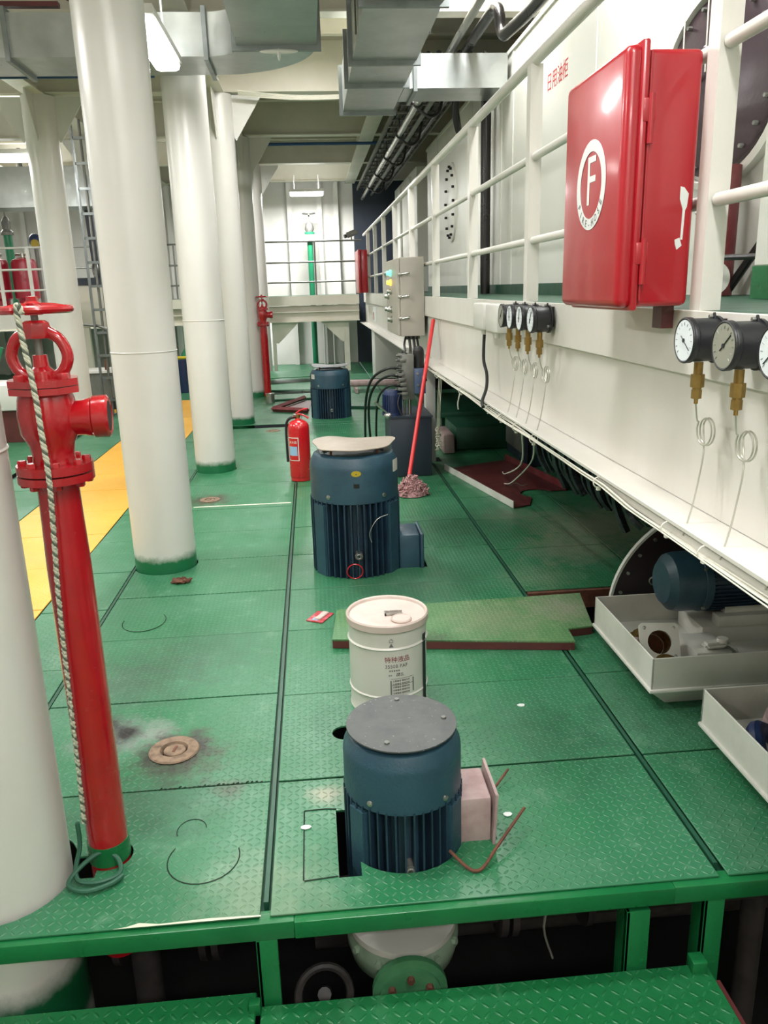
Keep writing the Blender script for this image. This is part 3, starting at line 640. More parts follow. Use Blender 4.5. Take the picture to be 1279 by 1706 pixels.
# ================================================================== HYDRANTS
def hydrant(x, y, label):
    t = thing('hydrant', label, 'hydrant', (x, y, 0), 'red hydrants')
    L = lambda mb: mb
    A = (0, 0, 1)
    obj('riser', MB().lathe([(.053, -.3), (.053, .86), (.05, .97), (.048, 1.075)], (x, y, 0), A, 28), 'red', t)
    obj('foot_ring', MB().lathe([(.056, .002), (.056, .06)], (x, y, 0), A, 28), 'green_frame', t, 'green painted foot')
    for z0, z1, r in ((1.075, 1.093, .088), (1.097, 1.117, .088)): obj('flange', MB().lathe([(r, z0), (r, z1)], (x, y, 0), A, 32), 'red', t)
    for i in range(8):
        a = 2 * PI * i / 8 + .3; p = (x + .072 * math.cos(a), y + .072 * math.sin(a))
        obj('flange_bolt', MB().hexb((*p, 1.117), A, .011, .012), 'red', t); obj('flange_bolt', MB().hexb((*p, 1.075), (0, 0, -1), .011, .012), 'red', t)
    obj('valve_body', MB().lathe([(.05, 1.117), (.048, 1.14), (.053, 1.165), (.066, 1.19), (.069, 1.235), (.064, 1.27), (.06, 1.285)], (x, y, 0), A, 32), 'red', t)
    o = MB().lathe([(.04, .03), (.042, .08), (.046, .095), (.046, .1), (.05, .104), (.051, .135), (.044, .14), (.036, .138), (.036, .09)], (x, y, 1.222), (1, .10, 0), 28)
    obj('outlet', o, 'red', t)
    obj('outlet_bore', MB().cyl((x + .1, y + .010, 1.222), (x + .1375, y + .01375, 1.222), .0352, n=24), 'black', t)
    # square bonnet plates with four nuts
    sq = lambda h0, h1, r: MB().lathe([(r, h0), (r, h1)], (x, y, 0), A, 8, ph=PI / 8 + .25)
    obj('bonnet_plate', sq(1.285, 1.300, .082), 'red', t); obj('bonnet_plate', sq(1.302, 1.318, .082), 'red', t)
    for i in range(4):
        a = PI / 4 + .25 + i * PI / 2; p = (x + .066 * math.cos(a), y + .066 * math.sin(a))
        obj('nut', MB().hexb((*p, 1.318), A, .013, .014), 'red', t)
    # yoke: two bowed arms, bridge and stem
    yk = MB()
    for sgn in (-1, 1):
        yk.tube([(x + sgn * .024, y, 1.318), (x + sgn * .05, y, 1.335), (x + sgn * .063, y, 1.368), (x + sgn * .05, y, 1.405), (x + sgn * .024, y, 1.424)], .0135, 12, 5)
    yk.lathe([(.034, 1.41), (.036, 1.418), (.03, 1.445), (.022, 1.45)], (x, y, 0), A, 8)
    yk.lathe([(.03, 1.318), (.028, 1.335), (.018, 1.345), (.016, 1.372)], (x, y, 0), A, 16)
    obj('yoke', yk, 'red', t)
    obj('stem', MB().cyl((x, y, 1.37), (x, y, 1.48), .0085, n=12), 'dull', t)
    hw = thing_part = MB().torus((x, y, 1.474), A, .079, .0095, n=40, k=10)
    for i in range(5):
        a = i * 2 * PI / 5 + .2; hw.tube([(x + .015 * math.cos(a), y + .015 * math.sin(a), 1.482), (x + .045 * math.cos(a), y + .045 * math.sin(a), 1.481), (x + .078 * math.cos(a), y + .078 * math.sin(a), 1.474)], .0065, 8, 2)
    hw.lathe([(.02, 1.462), (.022, 1.488), (.013, 1.493), (.013, 1.503), (.004, 1.504)], (x, y, 0), A, 6)
    obj('handwheel', hw, 'red', t)
    return t
HX, HY = -.632, 1.95
hy = hydrant(HX, HY, 'red hydrant valve on a tall pipe at left, rope hung on its handwheel')
h2 = hydrant(0, 0, 'small distant red hydrant in front of the far white columns')
h2.location = (-.69, 11.9, -.05)
# rope: two twisted strands (pale and dark), hanging from the handwheel to the deck
RP = [(-.648, 1.862, 1.468), (-.652, 1.860, 1.487), (-.657, 1.862, 1.47), (-.650, 1.855, 1.40), (-.640, 1.85, 1.30), (-.636, 1.845, 1.2), (-.634, 1.845, 1.1), (-.648, 1.862, .95), (-.662, 1.875, .8), (-.672, 1.885, .6), (-.68, 1.89, .35), (-.688, 1.895, .15)]
def spline(P, k=14):
    P = [Vector(p) for p in P]; Q = []
    for i in range(len(P) - 1):
        a, b, c_, d_ = P[max(i - 1, 0)], P[i], P[i + 1], P[min(i + 2, len(P) - 1)]
        for j in range(k):
            t = j / k; Q.append(.5 * ((2 * b) + (c_ - a) * t + (2 * a - 5 * b + 4 * c_ - d_) * t * t + (3 * b - a - 3 * c_ + d_) * t ** 3))
    return Q + [P[-1]]
rt = thing('rope', 'speckled white rope hanging from the red hydrant handwheel to a green coil on the deck', 'rope', (-.68, 1.88, 0))
Q = [v + Vector((.018, 0, 0)) for v in spline(RP, 22)]; cum = 0; phs = [0]
for a, b in zip(Q, Q[1:]): cum += (b - a).length; phs.append(cum)
for k, mt in ((0, 'rope_w'), (1, 'rope_d'), (2, 'rope_w')):
    P = []
    for p, d in zip(Q, phs):
        th = d / .028 * 2 * PI + k * 2 * PI / 3; P.append(p + Vector((math.cos(th), math.sin(th), 0)) * .0032)
    obj('strand', MB().tube(P, .0042 if k != 1 else .0036, 6), mt, rt)
G = [(-.688, 1.895, .15), (-.69, 1.895, .08), (-.70, 1.87, .03), (-.685, 1.84, .012), (-.63, 1.83, .012), (-.585, 1.86, .012), (-.60, 1.90, .03), (-.64, 1.90, .05), (-.69, 1.87, .03), (-.71, 1.83, .012), (-.66, 1.80, .012), (-.60, 1.82, .012), (-.575, 1.85, .012)]
obj('coil', MB().tube(G, .0065, 8, 6), 'rope_g', rt, 'green painted coil end')

# ================================================================== MOTORS
def motor(x, y, R, zf0, zc0, zc1, label, covermat, wavy, box, nf=42, boss=True):
    t = thing('pump_motor', label, 'motor', (x, y, zf0), 'vertical pump motors')
    rc_ = R * .80
    obj('core', MB().cyl((x, y, zf0), (x, y, zc0 + .02), rc_, n=40), 'motor_fin', t)
    fins = MB()
    for i in range(nf):
        a = 2 * PI * i / nf; ca, sa = math.cos(a), math.sin(a)
        fins.obox((x + ca * R * .89, y + sa * R * .89, (zf0 + zc0) / 2 + .005), (R * .26, .0050 * R / .16, zc0 - zf0 + .01), a)
    obj('cooling_fins', fins, 'motor_fin', t)
    if boss:
        for a in (math.radians(-145), math.radians(-35), math.radians(145), math.radians(35)):
            obj('boss', MB().obox((x + math.cos(a) * R * .92, y + math.sin(a) * R * .92, (zf0 + zc0) / 2), (R * .22, R * .40, (zc0 - zf0) * .97), a, bev=.006), 'motor', t)
    obj('cowl', MB().lathe([(R * .96, zc0), (R, zc0 + .004), (R, zc1 - R * .30), (R * .985, zc1 - R * .2), (R * .9, zc1 - R * .03), (R * .84, zc1), (R * .70, zc1), (R * .68, zc1 - .012), (.01, zc1 - .02)], (x, y, 0), n=64), 'motor', t)
    for a in (-128, -52, 52, 128):
        a = math.radians(a); d = Vector((math.cos(a), math.sin(a), 0)); z = zc0 + R * .16
        obj('screw', MB().lathe([(R * .055, 0), (R * .05, .004), (R * .02, .007)], Vector((x, y, z)) + d * (R - .001), d, 14), 'steel', t)
    # spacers and rain cover
    zt = zc1 + R * (.16 if wavy else .08)
    st = MB()
    for i in range(4):
        a = PI / 4 + i * PI / 2; st.cyl((x + R * .72 * math.cos(a), y + R * .72 * math.sin(a), zc1 - .002), (x + R * .72 * math.cos(a), y + R * .72 * math.sin(a), zt), .006, n=8)
    obj('spacer', st, 'rust', t)
    n = 56; Rc = R * (.93 if not wavy else .92); top = []; 
    def zz(a, r): return zt + (wavy * (math.sin(a * 3 + .6) * .5 + math.sin(2 * a + 2.) * .5) * (r / Rc) ** 2) + .006 * (1 - (r / Rc) ** 2)
    cv = MB(); rr = [Rc * k for k in (1, .8, .55, .3, .02)]
    def rad(a, r): return r * (1 + (.05 * math.sin(3 * a + 1) + .03 * math.sin(7 * a)) * (1 if wavy else 0))
    rings = [[Vector((x + rad(2 * PI * j / n, rr[0]) * math.cos(2 * PI * j / n), y + rad(2 * PI * j / n, rr[0]) * math.sin(2 * PI * j / n), zz(2 * PI * j / n, rr[0]))) for j in range(n)]]
    for r in rr: rings.append([Vector((x + rad(2 * PI * j / n, r) * math.cos(2 * PI * j / n), y + rad(2 * PI * j / n, r) * math.sin(2 * PI * j / n), zz(2 * PI * j / n, r) + .004)) for j in range(n)])
    rings.insert(0, [v.copy() for v in [Vector((x + .02 * math.cos(2 * PI * j / n), y + .02 * math.sin(2 * PI * j / n), zt)) for j in range(n)]])
    cv.rings(rings); obj('rain_cover', cv, covermat, t)
    if not wavy:
        for a in (-25 - 90, 20 - 90 + 70, 90):
            a = math.radians(a); obj('cover_bolt', MB().hexb((x + R * .72 * math.cos(a), y + R * .72 * math.sin(a), zt + .006), (0, 0, 1), .008, .005), 'dull', t)
    # lifting eye at the front
    ze = zf0 + (zc0 - zf0) * (.42)
    obj('lifting_boss', MB().cyl((x, y - R * .8, ze), (x, y - R * 1.0, ze), R * .09, n=16).torus((x, y - R * 1.02, ze), (0, 1, 0), R * .05, R * .022, n=16, k=6), 'dull', t)
    return t
m1 = motor(.19, 1.95, .163, -.12, .165, .335, 'near blue-grey vertical pump motor with a scratched round cover, sunk in the deck', 'motor_top', 0, None)
tb = obj('terminal_box', MB().box(.325, .43, 1.885, 2.035, -.02, .135, bev=.008), 'pinkgrey', m1, 'terminal box with faded pinkish paint')
obj('box_lid', MB().obox((.436, 1.955, .062), (.008, .185, .19), Matrix.Rotation(.05, 3, 'Y'), bev=.002), 'pinkgrey', tb)
obj('box_neck', MB().box(.30, .33, 1.9, 2.0, .0, .11), 'motor', m1)
m2 = motor(.19, 4.28, .24, -.08, .405, .655, 'middle blue-grey vertical motor with a warped beige disc on top, beside the extinguisher', 'beige_plate', .013, None, nf=44)
tb = obj('terminal_box', MB().box(.42, .535, 4.17, 4.40, -.03, .19, bev=.012), 'motor', m2)
obj('box_lid', MB().box(.536, .556, 4.155, 4.415, -.035, .195, bev=.008), 'motor', tb)
obj('box_neck', MB().cyl((.38, 4.28, .085), (.43, 4.28, .085), .08, n=24), 'motor', m2)
def onc(x, y, R, zc): return lambda c: (x + (R + .0006 + c.z) * math.sin(c.x / R), y - (R + .0006 + c.z) * math.cos(c.x / R), zc + c.y)
b_ = MB().lathe([(.026, -.0004), (.026, .0004)], (0, 0, 0), n=28).mapv(lambda c: (c.x, c.y * .6, c.z)).mapv(onc(.19, 4.28, .24, .575))
obj('oval_label', b_, 'sticker_y', m2, 'yellow oval label')
def patch(w_, h_, ang, R, x, y, zc, mat, par, label, name='name_plate', nx=6):
    mb = MB(); rs = []
    for i in range(nx + 1):
        a = ang + (i / nx - .5) * w_ / R
        rs.append([Vector((x + (R + e) * math.sin(a), y - (R + e) * math.cos(a), zc + h)) for h, e in ((-h_ / 2, .0002), (h_ / 2, .0002), (h_ / 2, .0014), (-h_ / 2, .0014))])
    mb.rings(rs); return obj(name, mb, mat, par, label)
patch(.07, .065, 1.15, .24, .19, 4.28, .585, 'drum', m2, 'white name plate')
patch(.03, .022, 0, .24, .19, 4.28, .51, 'black', m2, 'dark knockout', 'plug')
single('red_ring', MB().torus((.165, 4.03, .045), (0, 1, .1), .042, .003, n=32, k=6), 'red_ext', 'thin red ring leaning on the foot of the middle motor', 'ring')
single('thin_wire', MB().tube([(.26, 4.036, .20), (.25, 4.02, .26), (.29, 4.02, .33), (.35, 4.04, .35)], .0016, 5, 6), 'tube', 'thin pale wire looped on the fins of the middle motor', 'wire')
m3 = motor(.19, 9.8, .24, -.08, .355, .575, 'distant blue-grey vertical motor near the far end, under a bent grey cover', 'motor_top', .018, None, nf=50)
patch(.075, .055, -1.05, .24, .19, 9.8, .5, 'drum', m3, 'white name plate')

# bent rods next to the near motor
single('bent_rod', MB().tube([(.30, 1.815, .03), (.345, 1.765, .008), (.38, 1.765, .008), (.43, 1.815, .03), (.535, 1.93, .06)], .0045, 8, 6), 'rust', 'thin bent rusty rod lying in front of the near motor terminal box', 'rod')
single('short_rod', MB().tube([(.465, 2.075, .006), (.545, 2.165, .03)], .004, 8), 'rust', 'short dark rod on the deck behind the near motor terminal box', 'rod')
random.seed(12)
for i, (x, y) in enumerate(((.50, 1.985), (-.09, 2.0), (.7, 2.6))):
    single('paint_flake', MB().prism([(x + (.012 + random.random() * .006) * math.cos(a), y + .01 * math.sin(a)) for a in [k * PI / 3.5 for k in range(7)]], .0005, .003), 'decal',
           ('white paint flake beside the near motor terminal box', 'pale paint flake inside the rectangular cut line', 'tiny pale flake right of the white drum')[i], 'debris')

# ================================================================== DRUM
DX, DY, DR = .222, 2.72, .146
dr = thing('steel_drum', 'white steel drum with printed red characters, standing behind the near motor', 'drum', (DX, DY, 0))
obj('body', MB().lathe([(DR - .004, .001), (DR, .004), (DR - .003, .01), (DR - .003, .075), (DR + .001, .08), (DR - .003, .085), (DR - .003, .262), (DR + .002, .268), (DR - .003, .274), (DR - .003, .337), (DR + .003, .342), (DR + .003, .347), (.1, .347)], (DX, DY, 0), n=64), 'drum', dr)
obj('lid', MB().lathe([(DR + .001, .330), (DR + .005, .334), (DR + .005, .357), (DR + .001, .362), (DR - .005, .358), (DR - .008, .350), (.01, .350)], (DX, DY, 0), n=64), 'lid', dr)
obj('lid_clasp', MB().box(DX - .01, DX + .055, DY - .03, DY - .025, .351, .359).box(DX - .01, DX + .055, DY - .005, DY, .351, .359).box(DX - .01, DX - .005, DY - .03, DY, .351, .359), 'steel', dr)
obj('spout_cap', MB().lathe([(.036, .350), (.038, .355), (.034, .360), (.031, .357), (.005, .357)], (DX + .045, DY - .07, 0), n=32), 'lid', dr)
patch(.022, .27, 1.03, DR, DX, DY, .16, 'inkblack', dr, 'dark vertical stripe', 'stripe')
on = lambda x0, z0, sx=1: (lambda c: (DX + (DR - .0022 + c.z) * math.sin((c.x * sx + x0) / DR), DY - (DR - .0022 + c.z) * math.cos((c.x * sx + x0) / DR), z0 + c.y))
def wrap(body, size, x0, z0, mat, nm, lb=None, sx=1): return obj(nm, text_mb(body, size).mapv(on(x0, z0, sx)), mat, dr, lb)
wrap('特种液品', .024, .022, .228, 'ink', 'lettering', 'dark red printed characters')
wrap('3550B PAF', .019, .018, .203, 'inkgrey', 'lettering', 'grey printed code')
wrap('■ ■ ■ ■ ■', .007, .01, .186, 'inkgrey', 'small_print')
wrap('品名', .007, -.006, .168, 'inkgrey', 'small_print')
wrap('净重 20L\n批号 2023', .007, .03, .170, 'inkgrey', 'small_print')
tb_ = MB()
for z in (.155, .13): tb_.merge(text_mb('—' * 7, .013).mapv(on(.04, z)).bm)
for x in (-.004, .084): tb_.merge(text_mb('|', .06).mapv(on(x, .125)).bm)
for k in range(5): tb_.merge(text_mb('注意事项 使用方法', .008).mapv(on(.035, .145 - k * .012)).bm)
obj('label_table', tb_, 'inkgrey', dr)
wrap('凸\n▲', .018, .0, .293, 'inkgrey', 'emblem')

pk = thing('blister_packet', 'small red cardboard packet lying on the deck behind the drum', 'packet', (-.03, 3.54, .001))
pr = Matrix.Rotation(-.5, 3, 'Z')
obj('card', MB().obox((-.03, 3.54, .003), (.085, .12, .004), pr), 'packet', pk)
obj('blister', MB().obox((-.022, 3.545, .008), (.032, .095, .007), pr, bev=.003), 'lid', pk)
obj('print', MB().obox((-.05, 3.515, .0055), (.03, .03, .001), pr), 'sticker_b', pk)

# loose deck plate lying over the others
LP = [(.02, 3.19), (1.04, 3.02), (1.05, 3.15), (1.165, 3.165), (1.235, 3.55), (.05, 3.52)]
lp = thing('loose_deck_plate', 'loose green checker plate with thick rusty edge lying on the deck by the drum', 'plate', (.6, 3.3, 0))
HOLE_D = circ(DX, DY, .15)
obj('sheet', MB().prism(LP, .036, .043), 'tread_loose', lp, smooth=0)
ed = MB()
for (a, b) in zip(LP, LP[1:] + LP[:1]):
    d = Vector((b[0] - a[0], b[1] - a[1], 0)); L_ = d.length; an = math.atan2(d.y, d.x); nrm = Vector((-d.y, d.x, 0)).normalized()
    mid = Vector(((a[0] + b[0]) / 2, (a[1] + b[1]) / 2, .0185)) + nrm * .006
    ed.obox(mid, (L_ - .002, .01, .034), an)
obj('edge_flat', ed, 'maroon', lp, 'rusty red edge strips')
# ragged dark rag by the column
rg = MB().sphere((-.77, 4.13, .012), .05, (1.1, .6, .24), 18).mapv(lambda c: (c.x + .008 * math.sin(c.y * 160), c.y + .008 * math.sin(c.x * 130), max(.0012, c.z + .008 * math.sin(c.x * 210 + c.y * 90))))
single('dirty_rag', rg, 'rust', 'crumpled dark rag on the deck at the foot of the tall column', 'rag')

# drains
def drain(x, y, r, label):
    t = thing('deck_drain', label, 'drain', (x, y, 0), 'deck drains')
    obj('ring', MB().ring_lathe([(r, .0015), (r * .95, .006), (r * .56, .006), (r * .5, -.004), (r * .5, -.02), (r, .0013)], (x, y, 0), n=36), 'drain', t)
    obj('plug', MB().lathe([(r * .43, -.02), (r * .43, .002), (r * .38, .005)], (x + .002, y, 0), n=28), 'drain', t)
    obj('plug_slot', MB().obox((x + .003, y, .006), (r * .1, r * .42, .002), -.2), 'rust', t)
drain(-.54, 2.466, .085, 'rusty round deck drain with brass plug, in the stained plate near the hydrant')
drain(-.826, 5.91, .075, 'small rusty deck drain beside the second deck column')
drain(-.485, 8.89, .08, 'distant round deck drain near the dark gap behind the extinguisher')

# ================================================================== EXTINGUISHER
EX, EY = -.148, 6.44
ex = thing('fire_extinguisher', 'red fire extinguisher standing on the deck left of the middle motor', 'extinguisher', (EX, EY, 0))
obj('cylinder', MB().lathe([(.078, .001), (.082, .006), (.082, .03), (.085, .034), (.0865, .04), (.0865, .43), (.083, .455), (.07, .478), (.045, .492), (.025, .498), (.022, .51)], (EX, EY, 0), n=40), 'red_ext', ex)
obj('valve', MB().cyl((EX, EY, .505), (EX, EY, .54), .016, n=16), 'brass', ex)
obj('gauge', MB().cyl((EX - .016, EY, .53), (EX - .04, EY - .012, .535), .014, n=16), 'steel', ex)
obj('carry_handle', MB().tube([(EX - .01, EY, .54), (EX + .04, EY, .535), (EX + .085, EY, .505)], .008, 6, 3), 'red_ext', ex)
obj('squeeze_lever', MB().tube([(EX - .015, EY, .548), (EX + .03, EY, .575), (EX + .08, EY, .585)], .007, 6, 3), 'red_ext', ex)
obj('hose', MB().tube([(EX - .015, EY, .52), (EX - .075, EY + .02, .50), (EX - .1, EY + .03, .42), (EX - .1, EY + .03, .15)], .011, 8, 5), 'rubber', ex)
lbx = patch(.10, .19, -.62, .0865, EX, EY, .27, 'decal', ex, 'white bordered label', 'label')
patch(.088, .178, -.62, .0872, EX, EY, .27, 'red_ext', lbx, None, 'label_field')
patch(.075, .075, -.62, .0878, EX, EY, .255, 'sticker_b', lbx, 'pale blue instruction panel', 'label_panel')
obj('label_text', text_mb('灭火器', .024).mapv(lambda c: (EX + (.0884 + c.z) * math.sin(-.62 + c.x / .0865), EY - (.0884 + c.z) * math.cos(-.62 + c.x / .0865), .325 + c.y)), 'decal', lbx)

# ================================================================== MOP
mp = thing('mop', 'red handled mop with a speckled pink yarn head, leaning on the white girder', 'mop', (.67, 5.77, 0))
obj('handle', MB().cyl((.663, 5.80, .09), (.976, 6.55, 1.235), .016, n=14).sphere((.976, 6.55, 1.235), .0163, n=10), 'mophandle', mp)
random.seed(5); hd = MB()
for i in range(210):
    a = random.uniform(0, 2 * PI); r = random.uniform(.02, .12); x1, y1 = .685 + r * math.cos(a), 5.77 + r * math.sin(a) * .8; h = .15 * (1 - r / .135)
    q = [(x1 + random.uniform(-.02, .02), y1 + random.uniform(-.02, .02), max(.008, h + random.uniform(-.025, .03))) for _ in range(4)]
    hd.tube(q, .0065, 5, 3)
obj('mop_head', hd, 'mophead', mp, kind='stuff')
obj('mop_core', MB().lathe([(.11, .004), (.10, .03), (.06, .075), (.03, .105), (.01, .11)], (.68, 5.775, 0), n=20), 'mophead', mp)

# ================================================================== HYDRAULIC UNIT
hp = thing('hydraulic_power_unit', 'dark hydraulic power unit with small blue motor and valve stack behind the mop', 'machine', (.75, 6.45, 0))
obj('oil_tank', MB().box(.595, .925, 6.2, 6.75, .004, .485, bev=.006).box(.585, .935, 6.19, 6.76, .485, .5), 'slate', hp)
mo = obj('motor', MB().lathe([(.07, .5), (.07, .68), (.062, .70), (.02, .705)], (.622, 6.33, 0), n=32), 'blue_motor', hp)
fn = MB()
for i in range(28):
    a = 2 * PI * i / 28; fn.obox((.622 + .073 * math.cos(a), 6.33 + .073 * math.sin(a), .585), (.016, .003, .16), a)
obj('fins', fn, 'blue_motor', mo)
obj('motor_foot', MB().cyl((.622, 6.33, .50), (.622, 6.33, .52), .085, n=28), 'blue_motor', hp)
obj('manifold', MB().box(.70, .80, 6.28, 6.40, .62, .98, bev=.005), 'dull', hp)
random.seed(3); vs2 = MB()
for i in range(26):
    z = .66 + (i % 9) * .038; x0 = random.uniform(.66, .70); vs2.box(x0, x0 + .05, 6.25 + random.uniform(0, .08), 6.35, z, z + .026, bev=.003)
    vs2.cyl((x0 - .02, 6.28, z + .012), (x0 + .01, 6.28, z + .012), .009, n=10)
obj('solenoid_valves', vs2, 'dull', hp)
sv = obj('valve_block', MB().box(.80, .89, 6.26, 6.36, .67, .87, bev=.004), 'blue_grey', hp)
for q in ((.83, .74), (.868, .80), (.825, .83)): obj('port_plug', MB().hexb((q[0], 6.262, q[1]), (0, -1, 0), .011, .012), 'steel', sv)
obj('accumulator', MB().cyl((.845, 6.34, .87), (.845, 6.34, 1.0), .045, n=24).sphere((.845, 6.34, 1.0), .045, n=16), 'rubber', hp)
obj('riser_pipe', MB().cyl((.765, 6.33, .50), (.765, 6.33, .63), .014, n=14).cyl((.725, 6.36, .50), (.725, 6.36, .63), .01, n=12), 'steel', hp)
obj('pressure_hose', MB().tube([(.70, 6.3, .86), (.6, 6.28, .88), (.48, 6.4, .80), (.43, 6.6, .62), (.43, 6.9, .3), (.45, 7.2, .02)], .011, 8, 6).tube([(.70, 6.3, .80), (.6, 6.3, .82), (.5, 6.5, .72), (.46, 6.8, .5), (.5, 7.2, .02)], .011, 8, 6).tube([(.70, 6.3, .72), (.6, 6.28, .74), (.52, 6.45, .62), (.52, 6.8, .3), (.55, 7.1, .02)], .009, 8, 6).tube([(.70, 6.3, .70), (.66, 6.25, .6), (.69, 6.23, .505)], .008, 8, 5), 'rubber', hp)
lv = MB().tube([(.47, 6.25, .62), (.53, 6.26, .56)], .011, 8).tube([(.53, 6.26, .56), (.59, 6.27, .51)], .007, 8).sphere((.585, 6.27, .50), .035, (1.1, 1, .8), 12)
obj('hand_lever', lv, 'steel', hp)
hp.location.y += .16
single('cable_bunch', MB().tube([(.86, 7.25, 1.07), (.84, 7.0, 1.0), (.80, 6.7, .95), (.74, 6.52, .985)], .012, 8, 6).tube([(.90, 7.25, 1.07), (.88, 7.0, .98), (.84, 6.7, .93), (.78, 6.54, .985)], .012, 8, 6).tube([(.93, 7.25, 1.07), (.93, 7.0, .9), (.92, 6.7, .8), (.91, 6.55, .76)], .010, 8, 6).tube([(.83, 7.25, 1.07), (.8, 7.1, 1.02), (.76, 6.7, .99), (.72, 6.52, .99)], .010, 8, 6), 'rubber', 'black cables dropping from the grey cabinet to the hydraulic unit', 'cable')
rp2 = MB()
for dx in (0, .02, .04): rp2.tube([(.985 + dx * .4, 6.3 - dx, .876), (.96 + dx * .5, 6.25, .6), (.955 + dx * .5, 6.25, .42)], .0035, 6, 3)
random.seed(9)
for i in range(14): rp2.torus((.965 + random.uniform(-.012, .012), 6.25 + random.uniform(-.01, .01), .42 - i * .014), (random.uniform(-1, 1), .6, random.uniform(-1, 1)), .016, .004, n=10, k=5)
single('knotted_cord', rp2, 'rope_w', 'white knotted cord hanging beside the mop handle', 'rope')

# ================================================================== CONTROL CABINET
cb = thing('control_cabinet', 'grey electrical cabinet with indicator lamps and latches on the girder', 'cabinet', (.88, 7.7, 1.08))
obj('body', MB().box(.785, .997, 7.2, 8.25, 1.08, 1.75, bev=.004, seg=1), 'grey_cab', cb)
dd = obj('door', MB().box(.762, .783, 7.205, 8.245, 1.085, 1.745, bev=.004, seg=1), 'grey_cab', cb)
for i, (y, z, mt) in enumerate(((7.75, 1.63, 'lamp_green'), (7.75, 1.545, 'lamp_amber'), (7.75, 1.465, 'steel'), (7.75, 1.30, 'steel'), (7.75, 1.21, 'steel'), (8.0, 1.42, 'steel'), (8.0, 1.30, 'steel'))):
    obj('indicator_lamp' if i < 2 else 'switch', MB().lathe([(.03, 0), (.03, .012), (.022, .02), (.018, .045)], (.762, y, z), (-1, 0, 0), 16), mt, dd, ('green indicator lamp', 'amber indicator lamp')[i] if i < 2 else None)
for z in (1.61, 1.42, 1.235): obj('latch', MB().box(.765, .80, 7.185, 7.2, z - .012, z + .012, bev=.003).cyl((.80, 7.19, z), (.85, 7.165, z + .008), .008, n=10).sphere((.853, 7.163, z + .008), .013, n=10), 'steel', cb)
obj('cable_glands', MB().cyl((.84, 7.25, 1.08), (.84, 7.25, 1.05), .016, n=10).cyl((.88, 7.25, 1.08), (.88, 7.25, 1.05), .016, n=10).cyl((.92, 7.25, 1.08), (.92, 7.25, 1.05), .016, n=10).cyl((.95, 7.3, 1.08), (.95, 7.3, 1.05), .016, n=10), 'dull', cb)
f2 = thing('small_fire_box', 'distant red fire hose box at the corner of the far railing', 'cabinet', (.9, 14, 1.45))
obj('case', MB().box(.87, .985, 14.0, 14.9, 1.43, 2.12, bev=.012), 'red_box', f2)
obj('door', MB().box(.83, .868, 13.98, 14.92, 1.42, 2.13, bev=.012), 'red_box', f2)
obj('bracket', MB().box(.985, 1.004, 14.2, 14.6, 1.5, 2.0), 'white', f2)
nb = single('notice_sheet', MB().box(1.024, 1.0275, 12.9, 13.6, .98, 1.2), 'decal', 'small white notice fixed on the far part of the girder web', 'notice')
nb2 = MB().box(1.0225, 1.024, 13.4, 13.55, 1.0, 1.12)
obj('red_mark', nb2, 'red_ext', nb); nb.children[0].location = (0, 0, 0)

# ================================================================== SHEET TRAY on the deck
st = thing('sheet_metal_tray', 'dark red bent sheet metal cover with white lip, lying right of the mop', 'tray', (1.4, 6.0, 0))
A_, B_, C_, D_ = Vector((1.06, 6.55, .012)), Vector((1.33, 5.25, .012)), Vector((1.83, 5.66, .012)), Vector((1.64, 6.8, .012))
out = [A_, B_, B_ + Vector((.13, .05, 0))]
cc = Vector((1.60, 5.60, .012))
for k in range(9):
    a = math.radians(235 - k * 26); out.append(cc + Vector((.13 * math.cos(a), .13 * math.sin(a), 0)))
out += [C_, D_]
obj('sheet', MB().prism([(p.x, p.y) for p in out], .004, .010), 'maroon', st, smooth=0)
def lip(a, b, h, mat, lb):
    d = (b - a); n_ = Vector((d.y, -d.x, 0)).normalized()
    mb = MB(); mb.obox(Vector(((a.x + b.x) / 2, (a.y + b.y) / 2, h / 2 + .003)), (d.length, .006, h), math.atan2(d.y, d.x)); obj('lip', mb, mat, st, lb)
lip(A_, B_, .05, 'boxwhite', 'white painted lip'); lip(C_, D_, .06, 'maroon_pipe', 'red lip')
obj('tie_wire', MB().tube([(1.45, 5.85, .012), (1.5, 5.86, .03), (1.54, 5.85, .012), (1.58, 5.84, .02)], .003, 5, 4), 'dull', st)

# ================================================================== DRIP TRAYS with parts, right
def traybox(name, label, x0, x1, y0, y1, ztop, loc):
    t = thing(name, label, 'tray', loc, 'white drip trays')
    w = .006
    obj('side', MB().box(x0, x0 + w, y0, y1, .078, ztop, bev=.002, seg=1), 'boxwhite', t)
    obj('side', MB().box(x1 - w, x1, y0, y1, .078, ztop), 'boxwhite', t)
    obj('side', MB().box(x0, x1, y0, y0 + w, .078, ztop, bev=.002, seg=1), 'boxwhite', t)
    obj('side', MB().box(x0, x1, y1 - w, y1, .078, ztop), 'boxwhite', t)
    obj('rolled_seam', MB().box(x0 - .008, x1, y0 - .008, y1 + .004, .070, .084, bev=.004), 'boxwhite', t)
    b = MB(); rs = [[Vector((x0 + i, y0 + i * .6, z)), Vector((x1, y0 + i * .6, z)), Vector((x1, y1 - i * .4, z)), Vector((x0 + i, y1 - i * .4, z))] for i, z in ((.0, .073), (.075, .003), (.08, .002))]
    obj('base', b.rings(rs), 'boxwhite', t)
    return t
traybox('drip_tray', 'white painted drip tray holding metal fittings under the large horizontal motor', 1.148, 2.3, 2.50, 3.10, .205, (1.6, 2.8, 0))
traybox('drip_tray', 'white drip tray with a blue curved part, at the right edge nearer the viewer', 1.22, 2.3, 1.82, 2.27, .205, (1.6, 2.05, 0))
